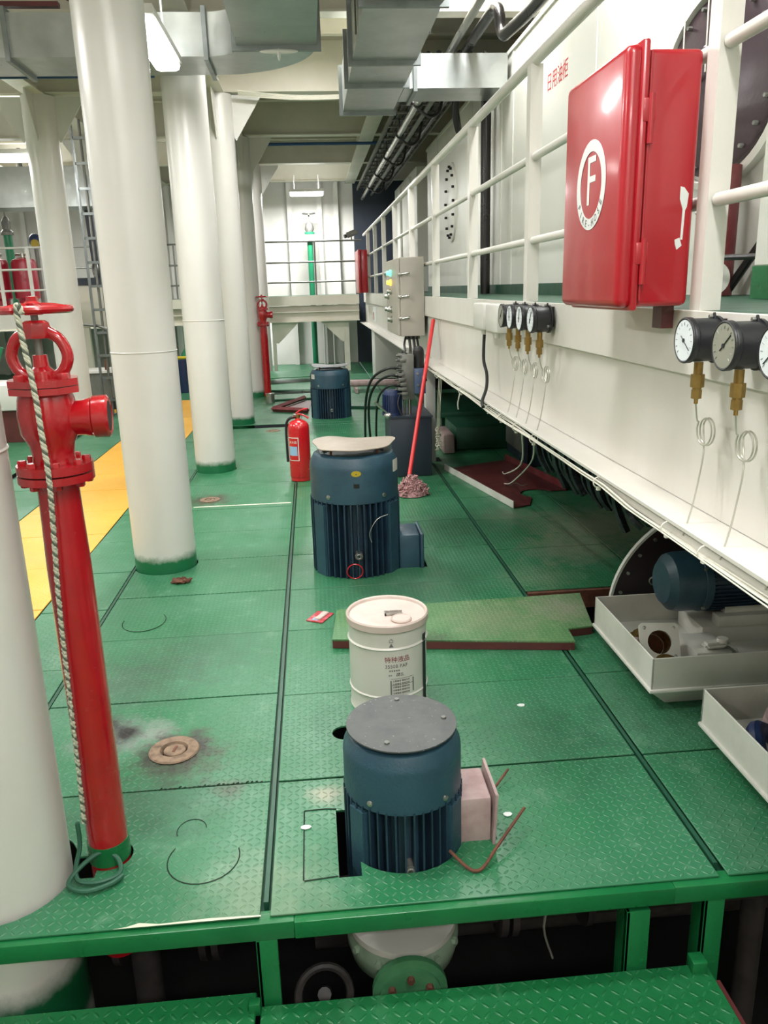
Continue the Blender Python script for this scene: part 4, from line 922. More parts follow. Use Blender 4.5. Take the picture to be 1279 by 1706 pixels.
# square flanged brass elbow in the tray
el = thing('flanged_elbow', 'brass pipe elbow with a square white flange in the larger white tray', 'pipe fitting', (1.24, 2.60, .056))
pl = [(-.058, -.058), (.058, -.058), (.058, .058), (-.058, .058)]
Rt = Matrix.Rotation(-.15, 3, 'Z') @ Matrix.Rotation(math.radians(58), 3, 'X')
fl = MB().prism([(-.05, -.058), (.05, -.058), (.058, -.05), (.058, .05), (.05, .058), (-.05, .058), (-.058, .05), (-.058, -.05)], -.006, .006, holes=[circ(0, 0, .036, 20)] + [circ(a * .043, b * .043, .006, 8) for a in (-1, 1) for b in (-1, 1)])
fl.mapv(lambda c: Rt @ (c * 1.25) + Vector((1.245, 2.67, .185))); obj('flange', fl, 'boxwhite', el)
obj('bore_back', MB().cyl((0, 0, -.10), (0, 0, -.092), .036, n=20).mapv(lambda c: Rt @ (c * 1.2) + Vector((1.245, 2.67, .185))), 'rust', el)
tu = MB().ring_lathe([(.047, -.10), (.047, .0), (.038, .0), (.038, -.10)], (0, 0, 0), n=28).mapv(lambda c: Rt @ (c * 1.2) + Vector((1.245, 2.67, .185))); obj('bore', tu, 'brass', el)
tu2 = MB().ring_lathe([(.05, 0), (.05, .05), (.04, .05), (.04, 0)], (1.235, 2.585, .10), (.1, -.35, .9), 28); obj('socket', tu2, 'brass', el)
pc = thing('pump_casting', 'grey white cast bracket and lug beside the brass elbow in the tray', 'casting', (1.42, 2.65, .056))
obj('body', MB().box(1.36, 1.50, 2.60, 2.78, .057, .165, bev=.01), 'boxwhite', pc)
obj('lug', MB().obox((1.44, 2.63, .182), (.09, .045, .025), .1, bev=.01).cyl((1.47, 2.63, .19), (1.47, 2.63, .205), .02, n=18), 'boxwhite', pc)
obj('foot', MB().obox((1.50, 2.68, .12), (.12, .10, .02), -.3, bev=.005), 'boxwhite', pc)
single('rusty_bar', MB().obox((1.36, 2.82, .08), (.32, .05, .03), -.6, bev=.004), 'pinkgrey', 'pinkish rusty bar lying in the larger white tray', 'bar')
single('pipe_collar', MB().ring_lathe([(.045, 0), (.045, .05), (.034, .05), (.034, 0)], (1.53, 2.56, .06), (0, -.3, 1), 28), 'dull', 'grey ring collar at the near corner of the larger white tray', 'pipe fitting')
single('rust_pile', MB().sphere((1.33, 2.95, .066), .12, (1, .6, .25), 18).mapv(lambda c: (c.x, c.y, max(.0575, c.z + .01 * math.sin(c.x * 120) * math.sin(c.y * 140)))), 'brass', 'heap of brown brass scraps at the back of the larger white tray', 'scrap')
single('blue_strap', MB().tube([(1.25, 1.95, .10), (1.265, 2.02, .155), (1.30, 2.08, .16), (1.35, 2.10, .13), (1.42, 2.08, .09), (1.50, 2.02, .07)], .028, 10, 5), 'blue_motor', 'dark blue curved part in the nearer white tray', 'part')
ro = thing('tape_roll', 'brown roll with a dark hole standing in the nearer white tray', 'roll', (1.42, 2.15, .056))
obj('roll', MB().ring_lathe([(.05, 0), (.052, .05), (.026, .05), (.024, 0)], (1.41, 2.14, .13), (-.1, -.45, .8), 28), 'pinkgrey', ro)
obj('stand', MB().cyl((1.43, 2.18, .057), (1.42, 2.16, .14), .035, .045, n=20), 'rust', ro)
random.seed(21)
for i in range(9):
    x, y = random.uniform(1.28, 1.5), random.uniform(1.87, 2.12)
    single('scrap_piece', MB().obox((x, y, .075 + .012 * (i % 3)), (random.uniform(.03, .07), random.uniform(.015, .03), .014), random.uniform(0, 3), bev=.002), ('dull', 'rust', 'pinkgrey')[i % 3], 'small worn metal scrap heaped in the nearer white tray', 'scrap', 'scraps in the near tray')

# large horizontal motor and its round flange disc
bmz = .315
bm_ = thing('horizontal_motor', 'large dark blue horizontal motor on white feet at the right under the girder', 'motor', (1.7, 2.95, .15))
obj('end_cover', MB().lathe([(.03, 0), (.085, .004), (.115, .03), (.122, .06), (.122, .14), (.126, .142), (.126, .17)], (1.36, 2.95, bmz), (1, 0, 0), 48), 'motor', bm_)
obj('core', MB().cyl((1.53, 2.95, bmz), (1.98, 2.95, bmz), .115, n=40), 'motor_fin', bm_)
fn = MB()
for i in range(44):
    a = 2 * PI * i / 44; fn.obox((1.755, 2.95 + .12 * math.cos(a), bmz + .12 * math.sin(a)), (.44, .016, .0035), Matrix.Rotation(a, 3, 'X'))
obj('cooling_fins', fn, 'motor_fin', bm_)
for sgn in (-1, 1): obj('foot', MB().box(1.56, 1.92, 2.95 + sgn * .09 - .03, 2.95 + sgn * .09 + .03, .155, .20, bev=.005).box(1.6, 1.88, 2.95 + sgn * .07 - .015, 2.95 + sgn * .07 + .015, .19, .23), 'boxwhite', bm_)
for a in (40, 140, 220, 320):
    a = math.radians(a); obj('cover_bolt', MB().hexb((1.50, 2.95 + .124 * math.cos(a), bmz + .124 * math.sin(a)), (0, math.cos(a), math.sin(a)), .008, .008), 'steel', bm_)
obj('coupling_guard', MB().box(1.99, 2.35, 2.85, 3.05, .16, .46, bev=.02), 'red_tank', bm_)
obj('bed', MB().box(1.5, 2.4, 2.84, 3.06, .055, .153, bev=.004), 'boxwhite', bm_)
fd = thing('flange_disc', 'large dark round bolted disc with a white rim behind the horizontal motor', 'flange', (1.8, 3.25, .0))
FC = (1.80, 3.28, .03)
fdax = Vector((-.10, -1, 0)).normalized()
obj('disc', MB().lathe([(.495, -.012), (.495, .0)], FC, fdax, 72), 'manhole', fd)
obj('rim', MB().ring_lathe([(.507, -.02), (.507, .006), (.496, .006), (.496, -.02)], FC, fdax, 72), 'white', fd)
u_, v_, _ = basis(fdax)
for i in range(30):
    a = 2 * PI * i / 30; p = Vector(FC) + (u_ * math.cos(a) + v_ * math.sin(a)) * .465
    if p.z > .02: obj('bolt', MB().hexb(p, fdax, .009, .008), 'steel', fd)
obj('shackle', MB().torus((1.47, 3.255, .20), (.3, 1, 0), .018, .004, n=16, k=6).torus((1.53, 3.25, .13), (.3, 1, .3), .018, .004, n=16, k=6), 'steel', fd)

# dark, foil wrapped trunk behind the girder and machinery boxes under the walkway
fo = thing('foil_wrapped_trunk', 'dark trunk wrapped in crumpled foil hanging under the walkway girder', 'duct', (1.7, 4.4, .35))
fm = MB(); rs = []
for i in range(40):
    y = 3.5 + i * .042; r = .24
    rs.append([Vector((1.66 + (r + .012 * math.sin(i * 1.7 + j * 2.3)) * math.cos(2 * PI * j / 28), y, .58 + (r * .95 + .014 * math.sin(i * 2.1 + j * 1.3)) * math.sin(2 * PI * j / 28))) for j in range(28)])
obj('wrap', fm.rings(rs), 'foil', fo)
ragged = MB(); random.seed(8)
for i in range(13):
    y = 3.52 + i * .125 + random.uniform(-.02, .02); z = random.uniform(.29, .38)
    ragged.tube([(1.41 + random.uniform(-.01, .02), y, .6), (1.44, y + random.uniform(-.03, .03), .45), (1.50, y + random.uniform(-.03, .03), z)], random.uniform(.012, .03), 5, 3)
obj('foil_folds', ragged, M['foil'], fo, kind='stuff')
for y in (3.6, 4.8): obj('hanger', MB().box(1.64, 1.67, y, y + .03, .78, 1.40), 'dull', fo)
pb = thing('machine_foundation', 'dark green machine foundation block in the shade under the girder', 'foundation', (1.6, 7.6, 0))
obj('block', MB().box(1.30, 1.95, 7.35, 8.0, .004, .22, bev=.01), 'green_dark', pb)
obj('block', MB().box(1.16, 1.26, 7.2, 7.7, .004, .18, bev=.01), 'pinkgrey', pb)
obj('top_plate', MB().box(1.18, 2.2, 8.05, 9.6, .20, .26, bev=.01).box(1.3, 2.1, 8.2, 9.4, .004, .2), 'green_dark', pb)
dk = thing('dark_cabinet', 'dark grey machine casing standing in the shade under the walkway', 'machine', (2.0, 6.7, 0))
obj('casing', MB().box(1.76, 2.3, 6.5, 7.25, .004, .80, bev=.01), 'slate', dk)
obj('side_panel', MB().box(1.74, 1.759, 6.55, 7.2, .1, .75), 'dull', dk)
obj('frame', MB().box(1.72, 1.75, 6.46, 6.5, .004, .82).box(2.27, 2.31, 6.46, 6.5, .004, .82), 'slate', dk)
pp = thing('bilge_pump_piping', 'dark pipes and small valves crossing under the walkway', 'pipe', (1.9, 9, 0))
obj('pipe', MB().cyl((1.25, 9.9, .42), (3.1, 9.9, .42), .05, n=18).cyl((1.25, 10.15, .3), (3.1, 10.15, .3), .07, n=18), 'lead', pp)
obj('pipe', MB().tube([(1.3, 8.9, .88), (1.3, 8.9, .5), (1.35, 9.2, .35), (1.5, 9.85, .3)], .02, 8, 4), 'dull', pp)
obj('valve', MB().sphere((1.42, 9.0, .72), .05, n=12).cyl((1.42, 9.0, .72), (1.42, 8.9, .82), .015, n=8).torus((1.42, 8.89, .83), (0, -1, 1), .045, .008, n=16, k=6), 'dull', pp)
obj('support', MB().box(1.27, 1.31, 9.88, 9.92, .003, .42).box(2.9, 2.94, 9.88, 9.92, .003, .42).box(2.9, 2.94, 10.13, 10.17, .003, .3), 'dull', pp)
wb = single('white_locker', MB().box(.98, 1.9, 12.9, 13.5, .1, .86, bev=.01), 'white', 'plain white steel box standing far off under the walkway girder', 'box')
single('locker_plinth', MB().box(.99, 1.89, 12.92, 13.5, .002, .1), 'green_dark', 'green plinth under the far white steel box', 'plinth')

# ================================================================== VALVE and piping below the deck
bv = thing('flanged_valve', 'patinated green and white flanged valve below the deck edge', 'valve', (.18, 1.95, -.75))
obj('top_flange', MB().lathe([(.155, -.31), (.16, -.305), (.16, -.285), (.10, -.28)], (.18, 1.96, 0), n=40), 'boxwhite', bv)
obj('body', MB().lathe([(.09, -.75), (.09, -.5), (.12, -.44), (.155, -.40), (.165, -.36), (.165, -.335), (.15, -.31)], (.18, 1.96, 0), n=40), 'valve_green', bv)
for i in range(12):
    a = 2 * PI * i / 12; obj('bolt', MB().hexb((.18 + .15 * math.cos(a), 1.96 + .15 * math.sin(a), -.335), (math.cos(a), math.sin(a), .25), .012, .022), 'valve_green', bv)
obj('neck', MB().cyl((.18, 1.90, -.385), (.18, 1.80, -.385), .075, n=28), 'valve_green', bv)
fl2 = obj('outlet_flange', MB().lathe([(.105, 0), (.105, .018), (.085, .022), (.085, .034), (.02, .036)], (.18, 1.79, -.385), (0, -1, 0), 40), 'outlet_green', bv, 'green round outlet flange')
for i in range(6):
    a = 2 * PI * i / 6 + PI / 6; obj('flange_bolt', MB().hexb((.18 + .06 * math.cos(a), 1.755, -.385 + .06 * math.sin(a)), (0, -1, 0), .011, .014), 'rust', fl2)
obj('rust_saddle', MB().torus((.18, 1.785, -.385), (0, 1, 0), .096, .014, n=16, k=6, a0=math.radians(200), a1=math.radians(340)), 'rust', bv)
bp = thing('bilge_piping', 'dark flanged pipes in the shadow below the deck edge', 'pipe', (.6, 2.1, -1.25))
for x0, x1, y, z, r in ((.33, 1.5, 2.15, -.42, .085), (-1.5, -.1, 2.3, -.55, .07), (-.1, 2.0, 2.5, -.75, .12)):
    obj('pipe', MB().cyl((x0, y, z), (x1, y, z), r, n=24), 'bilge_pipe', bp)
for x, y, z, r in ((.50, 2.15, -.42, .13), (.535, 2.15, -.42, .13), (.78, 2.15, -.42, .12), (-.47, 2.3, -.55, .13), (-.43, 2.3, -.55, .13), (-.75, 2.3, -.55, .12)):
    obj('flange', MB().cyl((x, y, z), (x + .022, y, z), r, n=28), 'bilge_pipe', bp)
obj('handwheel', MB().torus((-.06, 1.85, -.45), (.1, -1, .5), .075, .012, n=24, k=8).cyl((-.06, 1.85, -.45), (-.06, 2.0, -.6), .02, n=10), 'bilge_pipe', bp)
for x, y, z1, r in ((-.63, 2.15, -.12, .045), (.2, 2.5, -.8, .05), (1.4, 2.15, -.45, .04), (-1.3, 2.3, -.55, .04), (.18, 1.96, -.751, .085)): obj('support_leg', MB().cyl((x, y, -1.249), (x, y, z1), r, n=16), 'bilge_pipe', bp)
obj('loose_wire', MB().tube([(.62, 1.9, -.2), (.60, 1.92, -.35), (.64, 1.95, -.5)], .004, 5, 4).tube([(-.45, 1.75, -.068), (-.44, 1.74, -.12), (-.43, 1.75, -.14)], .005, 5, 3), 'tube', bp)

# ================================================================== DUCTS AND CEILING PIPES
def rect_duct(t, x0, x1, y0, y1, z0, z1, name='duct_section'):
    obj(name, MB().box(x0, x1, y0, y1, z0, z1), 'galv', t, smooth=0)
def flange_y(t, x0, x1, y, z0, z1, e=.03):
    obj('flange', MB().prism([(x0 - e, z0 - e), (x1 + e, z0 - e), (x1 + e, z1 + e), (x0 - e, z1 + e)], -.015, .015, holes=[[(x0, z0), (x1, z0), (x1, z1), (x0, z1)]], o=(0, y, 0), u=(1, 0, 0), v=(0, 0, 1)), 'galv_dark', t, smooth=0)
def flange_x(t, y0, y1, x, z0, z1, e=.03):
    obj('flange', MB().prism([(y0 - e, z0 - e), (y1 + e, z0 - e), (y1 + e, z1 + e), (y0 - e, z1 + e)], -.015, .015, holes=[[(y0, z0), (y1, z0), (y1, z1), (y0, z1)]], o=(x, 0, 0), u=(0, 1, 0), v=(0, 0, 1)), 'galv_dark', t, smooth=0)
d3 = thing('air_duct', 'galvanised air duct running along the ceiling with a side branch to the white tank', 'duct', (.6, 6, 3.0), 'galvanised ducts')
for a, b in ((2.0, 4.9), (4.93, 6.08), (6.11, 6.72), (6.75, 7.72)): rect_duct(d3, .37, .81, a, b, 3.0, 3.34)
for y in (4.915, 6.095, 6.735, 7.735): flange_y(d3, .37, .81, y, 3.0, 3.34)
rect_duct(d3, .825, .90, 6.98, 7.45, 3.02, 3.27, 'branch_section'); rect_duct(d3, .93, 1.66, 6.98, 7.45, 3.02, 3.27, 'branch_section'); flange_x(d3, 6.98, 7.45, .915, 3.02, 3.27, .025)
obj('hanger', MB().cyl((.36, 5.5, 3.0), (.36, 5.5, 3.87), .006, n=6).cyl((.82, 5.5, 3.0), (.82, 5.5, 3.87), .006, n=6), 'dull', d3)
d1 = thing('air_duct', 'galvanised air duct crossing above the left columns with a curved elbow', 'duct', (-1, 6.4, 3.05), 'galvanised ducts')
for a, b in ((-5.2, -3.4), (-3.37, -1.95), (-1.92, -.64)): rect_duct(d1, a, b, 6.2, 6.7, 3.06, 3.33)
for x in (-3.385, -1.935, -.625): flange_x(d1, 6.2, 6.7, x, 3.06, 3.33)
arc = [(-.62 + .74 * math.cos(a), 5.96 + .74 * math.sin(a)) for a in [PI / 2 - k * PI / 2 / 14 for k in range(15)]] + [(-.62 + .24 * math.cos(a), 5.96 + .24 * math.sin(a)) for a in [k * PI / 2 / 10 for k in range(11)]]
obj('elbow', MB().prism(arc, 3.06, 3.33), 'galv', d1, smooth=30)
rect_duct(d1, -.385, .12, 3.0, 5.72, 3.0, 3.4); flange_y(d1, -.385, .12, 5.735, 3.0, 3.4); rect_duct(d1, -.38, .12, 5.75, 5.955, 3.06, 3.33)
obj('sealant_drip', MB().sphere((-.12, 5.72, 2.965), .09, (1.4, .15, .16), 14).sphere((-.12, 5.715, 2.945), .02, (.5, .5, 1.9), 10), 'white', d1, 'white sealant drip')
dl = thing('air_duct', 'galvanised air duct low under the ceiling at the far left behind the lamps', 'duct', (-4, 12.6, 2.72), 'galvanised ducts')
for a, b in ((-6.5, -4.6), (-4.57, -3.05), (-3.02, -2.95)): rect_duct(dl, a, b, 12.3, 12.9, 2.72, 3.25)
for x in (-4.585, -3.035): flange_x(dl, 12.3, 12.9, x, 2.72, 3.25)
for x in (-4, -3.2): obj('hanger', MB().box(x, x + .04, 12.58, 12.62, 3.25, 3.53), 'galv_dark', dl)
single('blue_pipe', MB().cyl((-4.5, 6.85, 3.09), (-1.09, 6.85, 3.09), .011, n=10), 'blue', 'thin blue pipe crossing below the left ceiling duct', 'pipe')
single('blue_pipe', MB().cyl((-.7, 12.35, 3.49), (1.2, 12.35, 3.49), .022, n=10), 'blue', 'thin blue pipe crossing the ceiling before the far wall', 'pipe')
single('maroon_support', MB().box(-4.5, -1.62, 6.38, 6.44, 3.42, 3.45), 'maroon', 'dark red steel angle running above the left duct in the top left corner', 'bar')
single('maroon_support', MB().tube([(-1.62, 6.1, 3.46), (-1.45, 6.75, 3.50)], .03, 4), 'maroon', 'short dark red bar slanting up beside the tallest column top', 'bar')
for i, (x, z, r, mt, lb) in enumerate(((1.12, 3.2, .032, 'steel', 'bright steel pipe running to the far end under the right ceiling'), (1.30, 3.27, .024, 'dull', 'dull grey pipe beside the bright one, middle of the ceiling pipes'), (1.46, 3.3, .024, 'black', 'dark pipe nearest the white tank under the ceiling'))):
    single('ceiling_pipe', MB().cyl((x, 7.5, z), (x, 16.8, z), r, n=14), mt, lb, 'pipe', 'ceiling pipes')
ct = thing('cable_tray', 'grey ladder cable tray with black cables above the pipes at right', 'tray', (1.3, 12, 3.4))
obj('side_rail', MB().box(1.02, 1.04, 7.5, 16.9, 3.36, 3.42), 'dull', ct); obj('side_rail', MB().box(1.58, 1.60, 7.5, 16.9, 3.36, 3.42), 'dull', ct)
for i in range(23): obj('rung', MB().box(1.04, 1.58, 7.7 + i * .4, 7.73 + i * .4, 3.365, 3.385), 'dull', ct)
for i in range(5): obj('cable', MB().cyl((1.1 + i * .09, 7.5, 3.40), (1.1 + i * .09, 16.9, 3.40), .02 + .006 * (i % 2), n=8), 'rubber', ct)
for y in (8.4, 10, 11.6, 13.2, 14.8): obj('pipe_clamp', MB().torus((1.12, y, 3.2), (0, 1, 0), .04, .009, n=16, k=6).cyl((1.12, y, 3.24), (1.12, y, 3.37), .008, n=6).tube([(1.12, y, 3.16), (1.25, y + .1, 3.1), (1.36, y + .15, 3.17), (1.4, y + .15, 3.36)], .014, 6, 5), 'black', ct)
single('black_ceiling_pipe', MB().tube([(1.45, 3.5, 3.1), (1.43, 5.2, 3.1), (1.385, 5.8, 3.1), (1.38, 5.92, 3.11), (1.375, 5.98, 3.16), (1.37, 6.02, 3.26), (1.37, 6.1, 3.32), (1.36, 6.3, 3.335), (1.36, 7.3, 3.335)], .038, 14, 5), 'black', 'black pipe with an S bend at the top right near the duct branch', 'pipe')
single('silver_ceiling_pipe', MB().cyl((1.25, 5.6, 3.36), (1.25, 7.4, 3.36), .03, n=14), 'steel', 'short shiny pipe beside the black S bend pipe', 'pipe')
single('black_hose', MB().tube([(1.5, 8.2, 3.36), (1.47, 8.3, 3.1), (1.52, 8.4, 2.95), (1.55, 8.8, 3.32)], .03, 10, 6), 'rubber', 'black hose looping down below the duct branch', 'hose')
cbm = MB(); random.seed(4)
for i in range(4): cbm.tube([(-.65, 9.40 - i * .015, 3.5 + i * .01), (-.1, 9.38, 3.47 + i * .012 - .02), (.5, 9.4, 3.46 + i * .01), (.9, 9.38, 3.5)], .008, 6, 5)
single('ceiling_wires', cbm, 'wire', 'white wires sagging along the ceiling beam left of the middle duct', 'cable')

# ================================================================== FAR CROSS PLATFORM
fp = thing('cross_platform', 'white steel platform crossing the far end of the room, with ledge beams', 'platform', (-2.5, 15.9, .92))
obj('front_beam', MB().box(-6.9, .9, 15.3, 15.34, 1.23, 1.40), 'cream', fp)
obj('lower_beam', MB().box(-6.9, .9, 15.42, 15.46, .94, 1.22).box(-6.9, .9, 15.34, 15.46, 1.10, 1.115).box(-6.9, .9, 15.3, 15.46, .93, .945), 'cream', fp)
obj('deck', MB().box(-6.9, -.02, 15.34, 17.04, 1.38, 1.40).box(-.021, .12, 15.34, 16.53, 1.38, 1.40).box(.12, .9, 15.34, 17.04, 1.38, 1.40), 'green_dark', fp)
for x, s in ((-.68, 1), (.62, -1), (-2.0, 1)):
    obj('knee_bracket', MB().prism([(0, .93), (.45, .93), (.06, .55), (0, .55)], -.006, .006, o=(x, 15.42, 0), u=(s, 0, 0), v=(0, 0, 1)), 'cream', fp)
obj('support_post', MB().box(.60, .70, 15.42, 15.52, .002, .93), 'cream', fp)
obj('support_post', MB().box(-.74, -.68, 15.42, 15.52, .002, .93), 'cream', fp)
fr = thing('far_railing', 'thin grey pipe railing on the far cross platform', 'railing', (-2.5, 15.4, 1.4))
for z in (2.35, 1.99, 1.64): obj('rail', MB().cyl((-6.9, 15.36, z), (.98, 15.36, z), .016, n=10), 'dull', fr)
for x in (-6, -4.8, -3.6, -2.4, -1.2, .12): obj('post', MB().cyl((x, 15.36, 1.401), (x, 15.36, 2.35), .016, n=10), 'dull', fr)
gp = thing('green_standpipe', 'green vertical pipe with a grey valve and handwheel before the far wall', 'pipe', (.05, 16.6, 0))
obj('pipe', MB().cyl((.05, 16.6, .002), (.05, 16.6, 2.42), .055, n=20), 'green_pipe', gp)
obj('flange', MB().cyl((.05, 16.6, 2.40), (.05, 16.6, 2.44), .10, n=20).cyl((.05, 16.6, 2.55), (.05, 16.6, 2.585), .10, n=20), 'green_pipe', gp)
obj('valve', MB().lathe([(.07, 2.585), (.09, 2.65), (.07, 2.74), (.03, 2.78), (.015, 2.8), (.015, 2.93)], (.05, 16.6, 0), n=20), 'dull', gp)
obj('handwheel', MB().torus((.05, 16.6, 2.93), (0, 0, 1), .12, .014, n=24, k=6).cyl((-.07, 16.6, 2.93), (.17, 16.6, 2.93), .01, n=8), 'dull', gp)
cc_ = thing('security_camera', 'small grey surveillance camera on the far railing corner', 'camera', (.78, 15.36, 2.36))
obj('body', MB().obox((.80, 15.3, 2.46), (.22, .10, .10), Matrix.Rotation(-.35, 3, 'Y'), bev=.02), 'dull', cc_)
obj('lens', MB().cyl((.70, 15.28, 2.42), (.67, 15.27, 2.41), .035, n=16), 'black', cc_)
obj('bracket', MB().cyl((.80, 15.35, 2.366), (.80, 15.33, 2.42), .012, n=8), 'dull', cc_)
for i, x in enumerate((.25, .45)):
    single('vertical_conduit', MB().cyl((x, 16.9, .003), (x, 16.9, 1.37), .02, n=10), 'white', ('white conduit under the far platform, left one', 'white conduit under the far platform, right one')[i], 'conduit')
# scattered loose plates and red tray at the far end
random.seed(31)
for i, (x, y, z, sx, sy, rz, tl) in enumerate(((-.35, 12.9, .03, .9, .6, .3, .02), (-.25, 12.3, .08, .8, .5, -.2, .05), (-.45, 13.9, .12, .9, .7, .15, .06), (-.30, 11.6, .03, .7, .45, .1, .02))):
    single('loose_floor_plate', MB().obox((x, y, z), (sx, sy, .012), Matrix.Rotation(rz, 3, 'Z') @ Matrix.Rotation(tl, 3, 'X')), 'tread', 'loose green plate in the untidy stack left of the distant motor', 'plate', 'loose far plates', smooth=0)
rt_ = thing('red_sheet_tray', 'dull red folded sheet tray lying on the deck behind the extinguisher', 'tray', (-.3, 10.6, 0))
obj('sheet', MB().prism([(-.55, 10.35), (-.1, 10.1), (-.05, 11.2), (-.15, 11.3)], .002, .01), 'maroon', rt_)
obj('lip', MB().tube([(-.55, 10.35, .04), (-.1, 10.1, .04)], .03, 4).tube([(-.55, 10.35, .04), (-.15, 11.3, .05)], .03, 4), 'maroon_pipe', rt_)
single('paint_can', MB().lathe([(.06, .002), (.06, .13), (.064, .135), (.055, .135), (.05, .12)], (-.62, 11.2, 0), n=18), 'steel', 'small tin can beside the distant hydrant foot', 'can')
single('long_offcut', MB().obox((.7, 10.3, .02), (.8, .06, .03), -.35), 'green_dark', 'dark strip of grating lying right of the distant motor', 'strip')
single('low_pipe_rack', MB().cyl((.55, 12.2, .12), (1.6, 12.0, .12), .05, n=12).cyl((.55, 12.4, .1), (1.6, 12.3, .1), .05, n=12).box(.6, .64, 11.9, 12.6, .003, .07), 'pinkgrey', 'pair of dusty low pipes on the deck right of the distant motor', 'pipe')

# ================================================================== LEFT BACKGROUND
lpf = thing('left_platform', 'white raised platform at the far left carrying two red cylinders', 'platform', (-5, 12.6, 1.1))
obj('deck', MB().box(-6.9, -3.42, 12.0, 13.4, 1.36, 1.40), 'white', lpf)
obj('front_beam', MB().box(-6.9, -3.42, 11.97, 12.0, 1.08, 1.40), 'white', lpf)
obj('leg', MB().box(-3.55, -3.45, 12.02, 12.1, .003, 1.08), 'white', lpf); obj('leg', MB().box(-4.9, -4.8, 12.02, 12.1, .003, 1.08), 'white', lpf)
lr = thing('left_railing', 'thin white railing in front of the red cylinders at the far left', 'railing', (-5, 11.98, 1.4))
for z in (2.17, 1.88, 1.60): obj('rail', MB().cyl((-6.9, 12.02, z), (-3.44, 12.02, z), .014, n=8), 'white', lr)
for x in (-3.46, -3.87, -4.27, -5.1): obj('post', MB().box(x - .02, x + .02, 12.0, 12.04, 1.401, 2.17), 'white', lr)
for i, (x, lb) in enumerate(((-4.08, 'red pressure cylinder standing behind the left railing, right one'), (-4.47, 'red pressure cylinder at the left edge of the left platform'))):
    t = thing('pressure_cylinder', lb, 'cylinder', (x, 12.45, 1.4), 'red cylinders')
    obj('shell', MB().lathe([(.12, 1.46), (.17, 1.5), (.17, 1.98), (.15, 2.03), (.06, 2.06)], (x, 12.45, 0), n=28), 'red_tank', t)
    obj('foot', MB().cyl((x, 12.45, 1.401), (x, 12.45, 1.5), .13, n=20), 'red_tank', t)
    obj('valve_head', MB().cyl((x, 12.45, 2.05), (x, 12.45, 2.12), .03, n=10).cyl((x - .1, 12.45, 2.1), (x + .1, 12.45, 2.1), .02, n=8), 'steel', t)
t = thing('blue_actuator', 'small blue valve actuator with a yellow face above the right red cylinder', 'valve', (-4.03, 12.95, 2.1))
obj('head', MB().sphere((-4.03, 12.95, 2.32), .09, (1, 1, 1.1), 14), 'blue_motor', t)
obj('dial', MB().cyl((-4.01, 12.87, 2.27), (-4.01, 12.85, 2.27), .06, n=16), 'sticker_y', t)
obj('stem', MB().cyl((-4.03, 12.95, 1.401), (-4.03, 12.95, 2.25), .03, n=10), 'dull', t)
t = thing('green_vent_pipe', 'pale valve on a green vertical pipe behind the left red cylinders', 'pipe', (-4.5, 13.2, 1.4))
obj('pipe', MB().cyl((-4.5, 13.2, 1.401), (-4.5, 13.2, 2.45), .06, n=14), 'green_pipe', t)
obj('valve', MB().lathe([(.09, 2.42), (.09, 2.46), (.06, 2.5), (.07, 2.6), (.03, 2.68), (.012, 2.7), (.012, 2.82)], (-4.5, 13.2, 0), n=16), 'dull', t)
obj('handwheel', MB().torus((-4.5, 13.2, 2.82), (0, 0, 1), .09, .012, n=16, k=6).cyl((-4.59, 13.2, 2.82), (-4.41, 13.2, 2.82), .01, n=6), 'dull', t)
t = thing('vertical_cable_tray', 'grey steel cable tray rising beside the tall column at left', 'tray', (-2.5, 10.5, 0))
obj('side_rail', MB().box(-2.70, -2.68, 10.47, 10.53, .003, 3.52), 'galv_dark', t); obj('side_rail', MB().box(-2.54, -2.52, 10.47, 10.53, .003, 3.52), 'galv_dark', t)
for i in range(12): obj('rung', MB().box(-2.68, -2.54, 10.49, 10.51, .2 + i * .28, .23 + i * .28), 'galv_dark', t)
obj('conduit', MB().cyl((-2.60, 10.53, .003), (-2.60, 10.53, 3.5), .016, n=8).tube([(-2.50, 10.52, .8), (-2.52, 10.52, 1.0), (-2.6, 10.52, 1.12), (-2.85, 10.6, 1.16)], .018, 8, 5), 'dull', t)
t = thing('machine_shelf', 'cream machine housing with a dark top between the left columns', 'machine', (-3, 13, 0))
obj('housing', MB().box(-3.10, -2.25, 12.6, 13.2, 1.05, 1.66, bev=.01), 'cream', t)
obj('top', MB().box(-3.13, -2.25, 12.56, 13.22, 1.66, 1.76), 'slate', t)
for x in (-3.08, -2.35): obj('leg', MB().box(x, x + .08, 12.62, 12.7, .003, 1.05), 'cream', t)
obj('flywheel', MB().torus((-2.85, 12.8, 1.88), (1, .6, 0), .10, .02, n=20, k=6).sphere((-2.62, 12.8, 1.87), .09, n=14), 'dull', t)
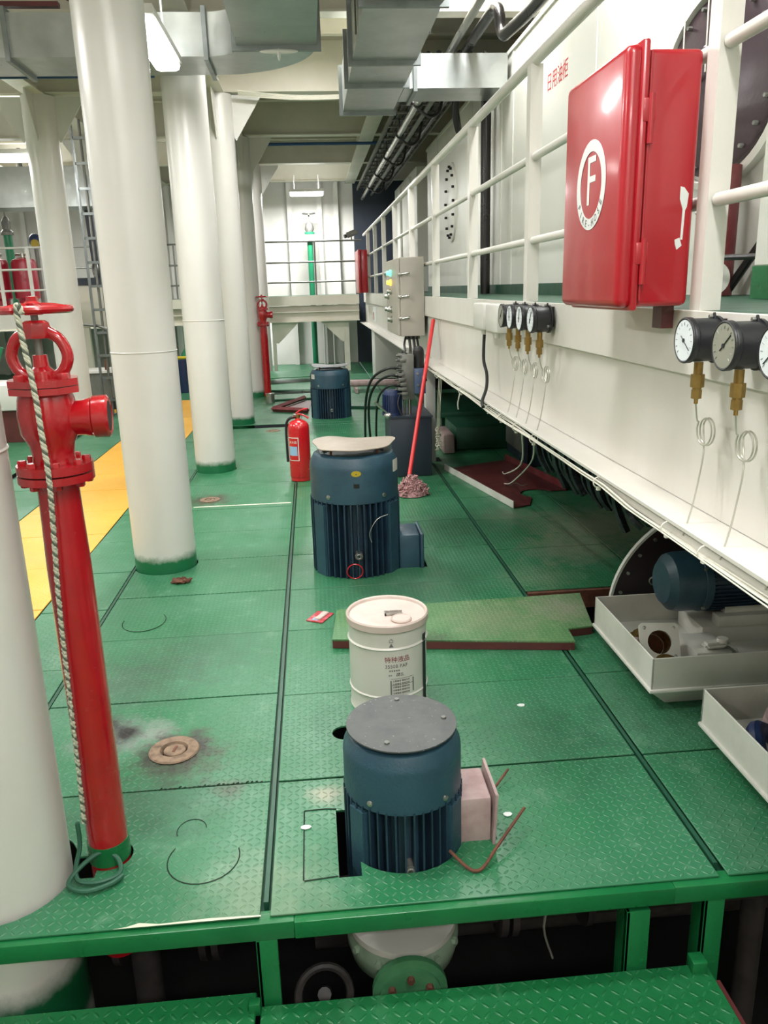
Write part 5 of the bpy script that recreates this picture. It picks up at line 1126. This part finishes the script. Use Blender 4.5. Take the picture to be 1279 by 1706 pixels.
obj('dark_post', MB().obox((-2.88, 12.95, 2.4), (.10, .08, 1.3), Matrix.Rotation(-.03, 3, 'Y')), 'slate', t)
t.location.x -= .32
t = thing('work_bench', 'grey steel bench with cluttered tools behind the left column', 'bench', (-2.9, 11.3, 0))
obj('top', MB().box(-3.3, -2.2, 11.15, 11.7, .50, .53), 'white', t); obj('drawers', MB().box(-3.28, -2.24, 11.18, 11.68, .16, .50), 'dull', t); obj('foot', MB().box(-3.26, -2.26, 11.2, 11.66, .003, .16), 'rubber', t)
obj('tools', MB().cyl((-2.8, 11.3, .53), (-2.8, 11.3, .66), .03, n=10).cyl((-2.7, 11.3, .53), (-2.7, 11.3, .62), .025, n=10).cyl((-2.62, 11.35, .53), (-2.62, 11.35, .68), .02, n=10).sphere((-2.5, 11.4, .59), .06, n=10), 'rust', t)
t = thing('white_machine', 'low white machine with a dark box on top behind the red hydrant', 'machine', (-3.4, 8.9, 0))
obj('base', MB().box(-4.6, -3.05, 8.8, 9.4, .35, .62, bev=.01), 'white', t); obj('plinth', MB().box(-4.6, -3.1, 8.84, 9.36, .003, .35), 'maroon', t)
obj('dark_box', MB().box(-4.2, -3.6, 8.95, 9.3, .90, 1.25, bev=.02).box(-4.1, -3.9, 9.0, 9.2, .62, .9), 'slate', t)
obj('green_strut', MB().cyl((-3.45, 9.0, .62), (-3.3, 9.0, 1.0), .02, n=8), 'green_pipe', t)
t = thing('green_pump', 'green pump and yellow pipe seen between the tallest column and the next', 'pump', (-2.1, 14.2, 0))
obj('body', MB().lathe([(.2, .003), (.2, .5), (.14, .6), (.14, .95), (.05, 1.0)], (-2.05, 14.2, 0), n=24), 'green_pipe', t)
obj('pipe', MB().cyl((-2.6, 14.0, .45), (-1.5, 14.0, .45), .03, n=10), 'yellowpipe', t)
single('blue_bin', MB().lathe([(.12, .003), (.15, .5), (.14, .5), (.11, .03)], (-2.03, 12.9, 0), n=20), 'blue_motor', 'dark blue bin on the floor seen between two white columns', 'bin')
